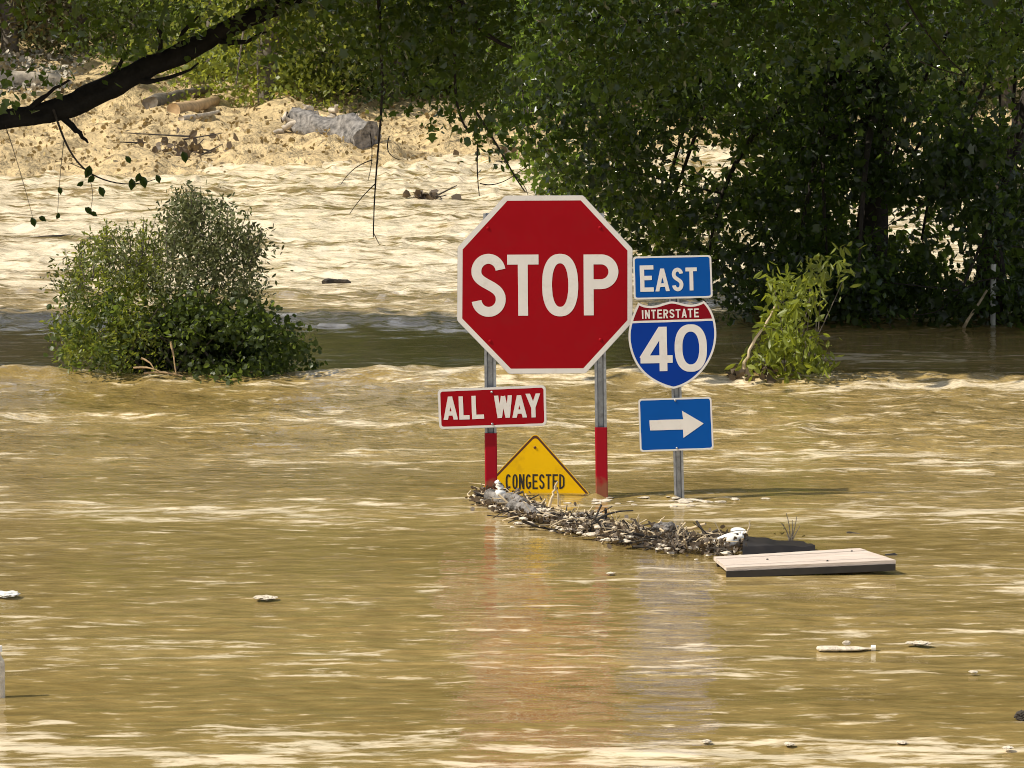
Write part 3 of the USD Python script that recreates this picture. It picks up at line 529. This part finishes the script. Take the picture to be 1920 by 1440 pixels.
shade_crR = sunny(sunny(shade_crR, -5.0, -1.2, 38, 42.3, 1.1), 1.6, 3.6, 38, 41.8, .7)
bR = np.array([9.0, 44.6, 0.0])
tR = tree('overhanging_tree', 'added tree at the upper right, its unseen crown shading the water, leaves hanging into the top right corner', bR, bR + [-.5, .2, 7.2], .28, shade_crR, 42, .36, .26, 'leaf_dark', rng, LEAF6, limbs=9, twigs=120, droop=.8)
spray([(1000, -30), (2000, -30), (2000, 90), (1800, 130), (1600, 110), (1480, 180), (1350, 120), (1200, 190), (1050, 120)], 170, 42.6, 44.8, 22, .15, .088, 'leaf_tree', tR, rng)
twig([(1690, -20), (1730, 50), (1765, 95), (1810, 140)], .012, .006, 43.0, tR); twig([(1725, 115), (1770, 132), (1810, 142)], .008, .005, 43.0, tR)

# left bush in the flood
rng = np.random.default_rng(13)
bb = G(330, 707); Yb = bb[1]
bush = Thing('flooded_bush', 'rounded green bush standing in the flood at the left', 'bush', bb)
poly_l = Polygon([(120, 690), (110, 620), (130, 560), (105, 520), (150, 470), (200, 440), (270, 455), (310, 470), (320, 395), (350, 372), (400, 380), (450, 420), (485, 460), (490, 530), (470, 570), (510, 600), (560, 630), (585, 700), (480, 715), (330, 705), (200, 700)])
hole = Polygon([(230, 650), (300, 625), (350, 650), (400, 640), (470, 640), (480, 690), (380, 700), (230, 697)])
u, v = rng.uniform(90, 600, 30000), rng.uniform(360, 720, 30000); k = in_poly(poly_l, u, v) & ~(in_poly(hole, u, v) & (rng.random(30000) < .93))
u, v = u[k][:470], v[k][:470]
def bush_depth(u, v):                # half thickness of the bush, rounder in the middle
    return 0.25 + 0.75 * np.clip(1 - ((u - 320) / 260) ** 2, 0, 1) ** .5 * np.clip((v - 330) / 260, .15, 1)
cc = np.array([P(a, b, Yb + rng.uniform(-1, 1) * bush_depth(a, b) * .8) for a, b in zip(u, v)]); cc[:, 2] = np.maximum(cc[:, 2], .04)
isl = (u < 300) & (rng.random(len(u)) < .65)
lowk = (v > 560) & ~isl
topk = ~isl & ~lowk
bush.part('foliage', leaves(clump_cloud(cc[isl], 38, .075, rng), .056, rng, LEAF_SLIM, .0), 'leaf_yellow', label='foliage coloured yellow green for the sunlit left side')  # sunlit and shaded sides of the bush are put into leaf colours
bush.part('foliage', leaves(clump_cloud(cc[lowk], 32, .08, rng), .052, rng, LEAF6, .0), 'leaf_mid', label='foliage coloured dark green for the shade low on the right')
bush.part('foliage', leaves(clump_cloud(cc[topk], 36, .085, rng), .055, rng, LEAF_SLIM, -.2), 'leaf_olive', label='sparse grey green foliage at the top')
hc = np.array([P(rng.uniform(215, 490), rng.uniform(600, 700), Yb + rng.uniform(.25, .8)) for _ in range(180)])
bush.part('foliage', leaves(clump_cloud(hc, 26, .09, rng), .055, rng, LEAF6, .0), 'leaf_dark', label='inner foliage coloured dark for the shaded hollow near the water')  # shade inside the bush painted with dark leaves
for k in range(26):
    a = rng.uniform(200, 450); e = cc[rng.integers(len(cc))]; s = G(a, 702) + [0, rng.uniform(-.2, .3), -.25]
    bush.part('stem', tube(curve([s, (s + e) / 2 + [rng.normal() * .08, 0, .1], e], 9), np.linspace(.014, .004, 9), 5), 'bark_grey', True)
for k in range(44):
    a = rng.uniform(130, 480); top_ = np.interp(a, [120, 200, 310, 330, 400, 450, 485], [520, 440, 440, 380, 385, 420, 470]); q0 = P(a, top_ + 60, Yb + rng.uniform(-.3, .3)); q1 = P(a + rng.normal() * 18, top_ - rng.uniform(5, 38), Yb + rng.uniform(-.4, .4))
    bush.part('stem', tube(curve([q0, (q0 + q1) / 2 + [rng.normal() * .02, 0, 0], q1], 7), np.linspace(.007, .002, 7), 4), 'bark_grey', True)
    bush.part('foliage', leaves(q0 + (q1 - q0) * rng.uniform(.2, 1, 26)[:, None] + rng.normal(size=(26, 3)) * .022, .05, rng, LEAF_SLIM, -.3), 'leaf_olive' if a > 310 else 'leaf_yellow')
for a, b in (((250, 690), (300, 697)), ((265, 672), (288, 690)), ((320, 640), (330, 700)), ((270, 700), (345, 706))):
    q0, q1 = P(*a, Yb - .75), P(*b, Yb - .8); bush.part('dead_stem', wobbly([q0, (q0 + q1) / 2 + [0, 0, .02], q1], .010, .005, rng, 7, sides=5), 'tan_wood', True)

# yellow-green shrub on the right, bent by the current
rng = np.random.default_rng(14)
sb = G(1480, 716); Ys = sb[1]
shrub = Thing('flooded_shrub', 'small yellow green leafy shrub in the flood right of the blue shield', 'shrub', sb)
polys = [(Polygon([(1390, 712), (1420, 660), (1430, 625), (1480, 600), (1530, 640), (1560, 700), (1540, 715), (1440, 720)]), 74, 'leaf_bright'), (Polygon([(1425, 510), (1470, 505), (1500, 560), (1480, 620), (1440, 600), (1435, 560)]), 22, 'leaf_bright'), (Polygon([(1490, 520), (1560, 470), (1600, 465), (1600, 510), (1540, 550), (1500, 600)]), 20, 'leaf_yellow')]
for pg_, n, lm in polys:
    cc = right_centers(pg_, [], n, Ys - .35, Ys + .35, rng)
    shrub.part('foliage', leaves(clump_cloud(cc, 11, .075, rng), .095, rng, LEAF_SLIM, .7), lm)
    for k in range(5):
        e = cc[rng.integers(len(cc))]; s = sb + [rng.uniform(-.15, .3), rng.uniform(-.1, .2), -.2]
        shrub.part('stem', tube(curve([s, (s + e) / 2 + [.05, 0, .08], e], 9), np.linspace(.008, .003, 9), 5), 'bark_grey', True)
q = [P(1396, 692, Ys - .3), P(1405, 660, Ys - .3), P(1424, 625, Ys - .25), P(1455, 570, Ys - .2)]
single('bare_stick', wobbly(q, .017, .008, rng, 12, amp=.3, sides=6), 'pale_twig', 'pale bare stick leaning against the yellow green shrub', 'stick')
single('drift_litter', leaves(np.array([G(rng.uniform(1368, 1450), 717 + rng.normal() * 2) + [0, 0, rng.uniform(0, .08)] for _ in range(160)]), .09, rng, LEAF6, 0), 'wet_litter', 'dark leaf litter caught at the foot of the yellow green shrub', 'litter', kind='stuff')

# trees on the far bank
rng = np.random.default_rng(15)
far = [(20, 140, 101, 1.6, 'leaf_brown', 'brownish thin tree at the top left corner behind the pale log', .55), (150, 120, 102, 1.7, 'leaf_olive', 'olive tree behind the black limb at the upper left', .55), (270, 130, 100, 1.4, 'leaf_mid', 'green tree just above the middle of the black limb', .7),
       (400, 195, 97, 1.5, 'leaf_mid', 'leafy green tree above the two grey logs', .9), (500, 235, 93, 1.5, 'leaf_yellow', 'bright green bushy tree left of the jagged grey log', 1.0), (620, 232, 96, 1.6, 'leaf_mid', 'green tree behind the jagged grey log', 1.0),
       (740, 250, 94, 1.6, 'leaf_mid', 'green tree with a dark foot right of the jagged grey log', 1.0), (850, 250, 97, 1.6, 'leaf_dark', 'dark tree on the far bank left of the stop sign top', 1.0), (960, 255, 95, 1.5, 'leaf_yellow', 'yellow green tree seen right above the stop sign', .8),
       (1080, 260, 96, 1.7, 'leaf_dark', 'dark tree on the far bank behind the right boughs', 1.0), (1240, 255, 97, 1.8, 'leaf_mid', 'green tree on the far bank above the blue signs', .9), (1420, 250, 96, 1.7, 'leaf_dark', 'dark tree on the far bank between the right trunks', 1.0), (1600, 250, 98, 1.9, 'leaf_mid', 'green tree on the far bank behind the right trees', .9),
       (1760, 250, 96, 1.6, 'leaf_dark', 'dark tree on the far bank behind the bare trunk', .9), (1880, 262, 94, 1.8, 'leaf_olive', 'sunlit olive tree at the right edge behind the dark boughs', 1.0)]
for u, v, yy, r, lm, lab, dens in far:
    b = P(u, v, yy); b[2] = land_z(np.array([b[0]]), np.array([b[1]]))[0]
    nlow, nup = int(150 * dens), 60
    lo = np.stack([b[0] + rng.normal(size=nlow) * r * .62, b[1] + rng.uniform(-1.6, 1.6, nlow), b[2] + rng.uniform(.05, 3.2, nlow) ** 1.0], -1)
    up = np.stack([b[0] + rng.normal(size=nup) * r * .8, b[1] + rng.uniform(-2.5, 2.5, nup), b[2] + rng.uniform(2.5, 11, nup)], -1)
    tree('bank_tree', lab, b, b + [rng.normal() * .4, .3, 8.5], .20, np.vstack([lo, up]), 48, .27, .125, lm, rng, LEAF4, 'bark_grey', limbs=6, twigs=50, cat='tree')
n = 20000
c = np.stack([rng.uniform(-45, 45, n), rng.uniform(104, 122, n), rng.uniform(0, 1, n)], -1); c[:, 2] = land_z(c[:, 0], c[:, 1]) + c[:, 2] ** 1.3 * 15
single('woodland', leaves(c, 1.0, rng, LEAF6, .4), 'leaf_dark', 'dark far woodland behind the bank trees', 'woodland', kind='stuff')
c = np.stack([np.r_[rng.uniform(-60, -14, 4000), rng.uniform(13, 60, 4000)], rng.uniform(90, 104, 8000), rng.uniform(0, 1, 8000)], -1); c[:, 2] = np.maximum(land_z(c[:, 0], c[:, 1]), 0) + c[:, 2] * 11
single('woodland', leaves(c, .8, rng, LEAF6, .4), 'leaf_mid', 'green woodland continuing along the bank on both sides', 'woodland', kind='stuff')

# logs and brush on the far bank
rng = np.random.default_rng(16)
def log(name, label, a, b, r0, r1, m, cat='log', n=60, rough=.5, sink=.55):
    p, q = land_pt(*a) + [0, 0, r0 * sink], land_pt(*b) + [0, 0, r1 * sink]; t = Thing(name, label, cat, (p + q) / 2)
    c = curve([p, (p + q) / 2 + rng.normal(size=3) * [.03, .05, .03], q], n); v, f = tube(c, np.linspace(r0, r1, n), 14)
    ax = np.vstack([np.repeat(c, 14, axis=0), c[[0, -1]]]); d = (q - p) / np.linalg.norm(q - p); al = (v - p) @ d
    w = v - d * (al * .75)[:, None]; v = ax + (v - ax) * (1 + rough * 2 * (meshkit.fbm(w * 7, 4, int(a[0]) % 97) - .5))[:, None]
    t.part('trunk', (v, f), m, True); return t
log('fallen_log', 'pale fallen log at the left edge above the gravel', (-60, 162), (110, 158), .19, .15, 'dead_wood', rough=.3)
jl = log('fallen_log', 'jagged grey fallen log lying on the far bank in the sun', (555, 240), (690, 280), .24, .30, 'grey_driftwood', rough=.9)
for a, b in (((565, 245), (505, 268)), ((590, 232), (570, 210)), ((620, 240), (634, 212)), ((655, 250), (672, 228)), ((560, 240), (530, 235))):
    p_ = land_pt(*a) + [0, -.1, .15]; q_ = p_ + [(b[0] - a[0]) / 95, -.2, -(b[1] - a[1]) / 95]; jl.part('stub', wobbly([p_, (p_ + q_) / 2, q_], .10, .02, rng, 8, .4, 7), 'dead_wood', True)
log('fallen_log', 'dark grey log in the shade below the black limb', (283, 203), (388, 172), .15, .10, 'bark_grey')
log('fallen_log', 'tan brown log lying just under the dark grey one', (325, 214), (404, 194), .14, .10, 'tan_wood', rough=.3)
log('fallen_branch', 'bare grey branch lying on the slope above the black limb', (180, 62), (300, 20), .12, .07, 'dead_wood', 'branch', rough=.3, sink=2.0)
log('fallen_branch', 'short bare pale branch on the bank below the tan log', (340, 226), (410, 212), .06, .04, 'dead_wood', 'branch', rough=.3)
def brush(u, v, w, h, n, label, yy=None):
    b = G(u, v); cc = np.array([b + [rng.normal() * w, rng.normal() * w * 1.2, abs(rng.normal()) * h] for _ in range(n)]); t = Thing('brush_heap', label, 'brush', b)
    t.part('leaves', leaves(cc, .16, rng, LEAF6, 0), 'wet_litter')
    t.part('sticks', join([tube(curve([p, p + rng.normal(size=3) * [.5, .4, .15]], 4), [.02, .015, .012, .008], 5) for p in cc[::12]]), 'bark_dark', True, kind='stuff')
brush(430, 262, .30, .14, 90, 'brown leafy brush on the bank just left of the jagged log'); brush(60, 292, .28, .10, 80, 'brown brush at the left edge of the bank under the limb'); brush(920, 300, .35, .10, 90, 'brown brush on the bank left of the stop sign top'); brush(350, 308, .45, .22, 260, 'dark brush heap stranded at the foot of the sunlit bank'); brush(215, 288, .25, .12, 90, 'small dark brush heap left of the larger one'); brush(800, 376, .13, .06, 40, 'small leafy scrap drifting on the pale water left of the stop sign')
single('floating_stick', wobbly([G(610, 533), G(632, 532) + [0, 0, .02], G(656, 532)], .055, .03, rng, 10, amp=.15), 'bark_dark', 'short dark stick drifting on the pale water right of the bush', 'stick')
single('floating_stick', wobbly([G(0, 455) + [0, 0, .03], G(60, 452) + [0, 0, .04], G(140, 444) + [0, 0, .03]], .02, .01, rng, 10), 'bark_dark', 'long thin dark stick drifting left of the top of the bush', 'stick')

# ------------------------------------------------------------------ flotsam caught by the signs
rng = np.random.default_rng(17)
path = np.array([(900, 924), (950, 947), (1000, 968), (1080, 985), (1150, 1000), (1230, 1018), (1300, 1024), (1385, 1026)], float)
def along(t):
    t = (t + .035 * math.sin(t * 37) + .02 * math.sin(t * 71 + 1)) % 1.0
    return np.array([np.interp(t, np.linspace(0, 1, len(path)), path[:, k]) for k in (0, 1)])
sticks, bits, lumps = [], [], []
for k in range(430):
    u, v = along(rng.random()); p = G(u + rng.normal() * 13, v + rng.normal() * 5.5 - 1); p[2] = abs(rng.normal()) * .022
    d = rng.normal(size=3) * [1, 1.2, .35]; d /= np.linalg.norm(d); l = rng.uniform(.06, .34)
    sticks.append(tube(curve([p - d * l / 2, p + rng.normal(size=3) * .02, p + d * l / 2], 5), np.linspace(.006, .002, 5) * rng.uniform(.5, 1.5), 5))
single('twig_raft', join(sticks), 'pale_twig', 'tangled raft of pale and dark twigs drifting in front of the sign posts', 'twigs', kind='stuff', smooth=True)
sticks = []
for k in range(300):
    u, v = along(.08 + .9 * rng.random()); p = G(u + rng.normal() * 13, v + rng.normal() * 5.5 - 1); p[2] = abs(rng.normal()) * .022
    d = rng.normal(size=3) * [1, 1.2, .3]; d /= np.linalg.norm(d); l = rng.uniform(.08, .4)
    sticks.append(tube(curve([p - d * l / 2, p + rng.normal(size=3) * .02, p + d * l / 2], 5), np.linspace(.007, .003, 5) * rng.uniform(.5, 1.6), 5))
single('twig_raft', join(sticks), 'bark_dark', 'dark wet twigs woven through the raft of debris', 'twigs', kind='stuff', smooth=True)
c = []
for k in range(2600):
    u, v = along(rng.random()); p = G(u + rng.normal() * 16, v + rng.normal() * 7); p[2] = abs(rng.normal()) * .028; c.append(p)
single('leaf_raft', leaves(np.array(c), .036, rng, LEAF6, 0, .1), 'wet_litter', 'wet leaves and scraps matted between the drifting twigs', 'leaves', kind='stuff')
foam = []
for k in range(180):
    u, v = along(rng.random()); s = rng.uniform(.006, .024); p = G(u + rng.normal() * 16 - 4, v + rng.normal() * 9 + 3); p[2] = abs(rng.normal()) * .02
    foam.append(blob(p, (s * 1.5, s * 2.0, s * .55), rng, 2, .7, 2.2, k))
single('foam', join(foam), 'foam_debris', 'pale foam clots along the near edge of the debris raft', 'foam', kind='stuff', smooth=True)
for k in range(26):
    u, v = along(.1 + .85 * rng.random()); p = G(u + rng.normal() * 12, v + rng.normal() * 6 - 2); p[2] = rng.uniform(.01, .05)
    single('wood_piece', blob(p, np.array([.045, .05, .022]) * rng.uniform(.5, 1.3, 3), rng, 2, .9, 1.8, 60 + k), ['foam_debris', 'grey_driftwood', 'dead_wood', 'bark_dark'][k % 4], 'broken bit of bark or wood lying in the debris raft', 'wood piece', 'broken bits of wood in the debris raft', loc=p)
foam = []
for pu, pv in ((922, 933), (1131, 934), (1277, 937)):
    for k in range(26):
        a = abs(rng.normal()); p = G(pu + (-16 + 70 * a if k > 8 else rng.uniform(-20, 14)), pv + 2 + rng.normal() * (1.5 + 2.5 * a)); sz = rng.uniform(.006, .018); p[2] = water_z(p[0], p[1]) + .002
        foam.append(blob(p, (sz * 2.2, sz * 2.2, sz * .3), rng, 2, .8, 2.2, k))
single('foam', join(foam), 'foam_debris', 'pale foam clots trailing from the sign posts at the waterline', 'foam', kind='stuff', smooth=True)
ch = Thing('driftwood_chunk', 'grey white jagged driftwood chunk at the left end of the debris, by the red post', 'driftwood', G(950, 945))
def drift(a, b, r0, r1, n, seed, rough=1.0):
    c = curve([a, (a + b) / 2 + [0, 0, .02], b], n); v, f = tube(c, np.linspace(r0, r1, n), 16); ax = np.vstack([np.repeat(c, 16, axis=0), c[[0, -1]]])
    return ax + (v - ax) * (1 + rough * 2 * (meshkit.fbm(v * [20, 14, 20], 5, seed) - .5))[:, None], f
ch.part('wood', drift(P(918, 932, 31.5), P(992, 956, 31.0), .042, .052, 50, 3), 'grey_driftwood')
ch.part('bark', drift(P(960, 950, 31.0), P(1006, 966, 30.7), .036, .026, 40, 5), 'grey_driftwood'); ch.part('stub', wobbly([P(940, 928, 31.4), P(936, 912, 31.4), P(931, 903, 31.4)], .035, .018, rng, 8, .4, 8), 'white_plastic', True, label='pale splintered end')
def stick(label, pts, r0, r1, m, name='driftwood_stick'):
    q = [P(u, v, yy) for u, v, yy in pts]; single(name, wobbly(q, r0, r1, rng, 10, .3, 6), m, label, 'stick', smooth=True, loc=q[0])
stick('pale forked stick rising in front of the word on the yellow sign', [(1030, 950, 31.5), (1037, 925, 31.5), (1046, 903, 31.5)], .012, .006, 'pale_twig')
stick('thin pale twig beside the forked one at the yellow sign', [(1047, 950, 31.5), (1046, 930, 31.5), (1042, 912, 31.5)], .010, .005, 'pale_twig')
stick('long pale stick pointing right from the debris under the arrow sign', [(1240, 1003, 30.0), (1285, 993, 29.9), (1323, 982, 29.8)], .014, .008, 'pale_twig')
stick('short pale stick pointing up behind the grey root clump', [(1232, 985, 30.1), (1246, 968, 30.1)], .008, .004, 'pale_twig')
stick('thin pale twig standing up behind the white jug', [(1388, 1012, 29.6), (1401, 998, 29.6), (1406, 975, 29.6)], .008, .004, 'pale_twig')
stick('dark bent root lying on the right half of the debris', [(1250, 1002, 29.7), (1290, 1017, 29.5), (1340, 1030, 29.3)], .035, .018, 'bark_dark')
stick('dark crossing stick at the right end of the debris', [(1225, 1018, 29.5), (1290, 1026, 29.4), (1345, 1034, 29.2)], .022, .012, 'wet_shade_black')
single('root_clump', blob(P(1247, 996, 29.9), (.085, .08, .06), rng, 4, .6, 2.4, 9), 'grey_driftwood', 'grey knotted root clump on the debris under the arrow sign', 'root')
# floating platform of boards
bp = Thing('floating_platform', 'pale wooden platform with a dark edge floating at the right end of the debris', 'platform', G(1520, 1055))
A, B, C_, Dd = G(1362, 1064, .045), G(1680, 1050, .085), G(1612, 1028, .085), G(1338, 1044, .045)
nb = 5
def between(t, s): return (A * (1 - s) + B * s) * (1 - t) + (Dd * (1 - s) + C_ * s) * t
for k in range(nb):
    t0, t1 = k / nb + .004, (k + 1) / nb - .004
    q = [between(t0, 0), between(t0, 1), between(t1, 1), between(t1, 0)]; dz = rng.normal() * .0015
    top = np.array(q) + [0, 0, dz]; lo = top - [0, 0, .022]
    v = np.vstack([lo, top]); f = np.array([[4, 5, 6], [4, 6, 7], [0, 2, 1], [0, 3, 2], [0, 1, 5], [0, 5, 4], [1, 2, 6], [1, 6, 5], [2, 3, 7], [2, 7, 6], [3, 0, 4], [3, 4, 7]])
    bp.part('board', (v, f), 'board_top')
def beam(a, b, w, h, z):
    a, b = np.array(a), np.array(b); d = (b - a) / np.linalg.norm(b - a); s = np.array([-d[1], d[0], 0]) * w / 2
    t = np.array([a - s, b - s, b + s, a + s]); t[:, 2] -= .024; l = t.copy(); l[:, 2] -= h
    v = np.vstack([l, t]); f = np.array([[4, 5, 6], [4, 6, 7], [0, 2, 1], [0, 3, 2], [0, 1, 5], [0, 5, 4], [1, 2, 6], [1, 6, 5], [2, 3, 7], [2, 7, 6], [3, 0, 4], [3, 4, 7]]); return v, f
bp.part('edge_beam', beam(between(.02, 0), between(.02, 1), .04, .04, 0), 'wet_shade_black', label='front beam coloured dark as its shaded side'); bp.part('edge_beam', beam(between(.97, .02), between(.97, .98), .04, .04, 0), 'wet_shade_black')  # beams coloured near black, the shade of the front edge painted in
bp.part('cross_beam', beam(between(.05, .985), between(.95, .985), .04, .04, 0), 'wet_shade_black')
for s_, t_ in ((.3, .5), (.62, .15), (.9, .8)):
    m = trimesh.creation.icosphere(subdivisions=1, radius=.008); bp.part('nail', (m.vertices + between(t_, s_), m.faces), 'wet_shade_black')
# white jug
jc = P(1364, 1016, 29.2)
jug = Thing('plastic_jug', 'white plastic jug bobbing beside the black tarp left of the platform', 'jug', jc)
prof = np.array([(0, -.12), (.05, -.12), (.062, -.105), (.065, 0), (.06, .05), (.035, .085), (.018, .095), (.018, .12), (0, .12)])
m = trimesh.creation.revolve(prof, sections=20); R = .8 * trimesh.transformations.rotation_matrix(1.15, [.25, 1, 0])[:3, :3]
jug.part('body', (m.vertices @ R.T + jc, m.faces), 'white_plastic', True)
m = trimesh.creation.cylinder(.021, .02, sections=16); jug.part('cap', ((m.vertices + [0, 0, .128]) @ R.T + jc, m.faces), 'white_plastic')
cc_ = P(1384, 1000, 29.7); m = trimesh.creation.revolve(np.array([(0, 0), (.045, 0), (.052, .012), (.052, .03), (.046, .034), (0, .036)]), sections=20)
single('container_lid', (m.vertices @ trimesh.transformations.rotation_matrix(.3, [1, .3, 0])[:3, :3].T + cc_ - [0, 0, .01], m.faces), 'white_plastic', 'small cream container lid floating behind the white jug', 'lid', smooth=40, loc=cc_)
# black tarp: a crumpled low sheet
gx, gy = np.meshgrid(np.linspace(0, 1, 40), np.linspace(0, 1, 14)); a0, a1, b0, b1 = G(1392, 1036), G(1530, 1030), G(1398, 1016), G(1505, 1020)
base_ = (a0 * (1 - gx)[..., None] + a1 * gx[..., None]) * (1 - gy)[..., None] + (b0 * (1 - gx)[..., None] + b1 * gx[..., None]) * gy[..., None]
base_[..., 2] = .010 + .042 * (1 - gx) ** 1.3 * np.sin(np.pi * np.clip(gy * 1.0, 0, 1)) ** .6 + .02 * meshkit.noise(np.stack([gx * 6, gy * 3, gx * 0], -1), 4)
base_[[0, -1], :, 2] = -.06
i, j = np.meshgrid(np.arange(13), np.arange(39), indexing='ij'); i, j = i.ravel(), j.ravel()
single('black_tarp', (base_.reshape(-1, 3), np.stack([i * 40 + j, i * 40 + j + 1, (i + 1) * 40 + j + 1, (i + 1) * 40 + j], 1)), 'wet_shade_black', 'crumpled black plastic sheet floating between white jug and platform', 'tarp', smooth=True)
stick('dark pole end trailing right from the platform corner', [(1660, 1046, 28.9), (1700, 1048, 28.9), (1768, 1053, 28.7)], .022, .008, 'wet_shade_black')
sp_ = G(1480, 1012); spg = Thing('floating_sprig', 'small leafless sprig with dead leaves sticking up behind the platform', 'sprig', sp_)
for du, vt in ((-4, 962), (8, 975), (22, 985), (-14, 980), (16, 968)):
    e = P(1478 + du, vt, sp_[1]); spg.part('stem', tube(curve([sp_ - [0, 0, .05], (sp_ + e) / 2 + [.01, 0, 0], e], 7), np.linspace(.006, .002, 7), 5), 'bark_grey', True)
spg.part('leaves', leaves(np.array([P(1478 + rng.normal() * 11, rng.uniform(975, 1018), sp_[1] + rng.normal() * .05) for _ in range(14)]), .028, rng, LEAF_SLIM, .3), 'leaf_brown')
stick('short dark curled stick drifting right of the sprig', [(1578, 1006, 30.1), (1592, 1001, 30.1), (1614, 1004, 30.05)], .014, .008, 'bark_dark')
# drifting scraps nearer the viewer
bc = G(1588, 1214); bt = Thing('drifting_bottle', 'pale crushed plastic bottle drifting low in the open water at lower right', 'bottle', bc)
prof = np.array([(0, -.15), (.028, -.15), (.035, -.135), (.035, -.05), (.031, -.04), (.035, -.03), (.034, .06), (.014, .11), (.012, .14), (0, .14)]); m = trimesh.creation.revolve(prof, sections=16)
v = m.vertices.copy(); v[:, 0] *= .7; v = v[:, [2, 1, 0]]; v *= (1 + .5 * (meshkit.fbm(v * 16, 3, 3) - .5))[:, None]; bt.part('body', (v * [1, 1.3, -.55] + bc + [0, 0, -.006], m.faces), 'foam_debris', True)
m = trimesh.creation.cylinder(.016, .025, sections=14); bt.part('cap', (m.vertices[:, [2, 1, 0]] * [1, 1, -1] + bc + [.145, 0, -.002], m.faces), 'white_plastic'); bt.part('label_flap', blob(bc + [.0, .02, .022], (.022, .014, .014), rng, 2, .5, 2, 2), 'foam_debris', False)
def scrap(label, u, v, w, d, h, m='white_plastic', seed=1):
    c = G(u, v); single('floating_scrap', blob(c + [0, 0, h * .2], (w, d, h), rng, 4, .6, 2.6, seed), m, label, 'scrap', smooth=True, loc=c)
scrap('flat white scrap drifting at the left edge below the middle', 12, 1115, .075, .09, .014, seed=4); scrap('small white scrap drifting in the open water at lower left', 497, 1121, .06, .06, .010, 'foam_debris', 6)
scrap('thin white scrap drifting right of the crushed bottle', 1722, 1206, .065, .05, .008, 'foam_debris', 8); scrap('dark scrap at the right edge low in the water', 1919, 1345, .04, .05, .03, 'bark_dark', 9)
jl2 = G(-3, 1300); j2 = Thing('plastic_jug', 'white jug partly in view at the left edge in the near water', 'jug', jl2)
m = trimesh.creation.revolve(np.array([(0, -.1), (.05, -.1), (.056, -.09), (.056, .08), (.05, .10), (.022, .13), (.02, .15), (0, .15)]), sections=20); j2.part('body', (m.vertices * [.62, .62, 1] + jl2 + [0, 0, .07], m.faces), 'foam_debris', True)
m = trimesh.creation.cylinder(.022, .03, sections=16); j2.part('cap', (m.vertices + jl2 + [0, 0, .232], m.faces), 'white_plastic')
for k, (u, v) in enumerate(((1480, 1395), (1690, 1392), (1890, 1402), (1825, 1260), (1145, 1075), (1325, 1390))): scrap(['tiny pale foam fleck on the near water below the crushed bottle', 'tiny pale foam fleck near the bottom right', 'tiny pale foam fleck in the lower right corner', 'tiny pale foam fleck right of the crushed bottle', 'tiny pale foam fleck below the debris raft', 'tiny pale foam fleck at the bottom under the arrow sign'][k], u, v, .024, .035, .005, 'foam_debris', 20 + k)
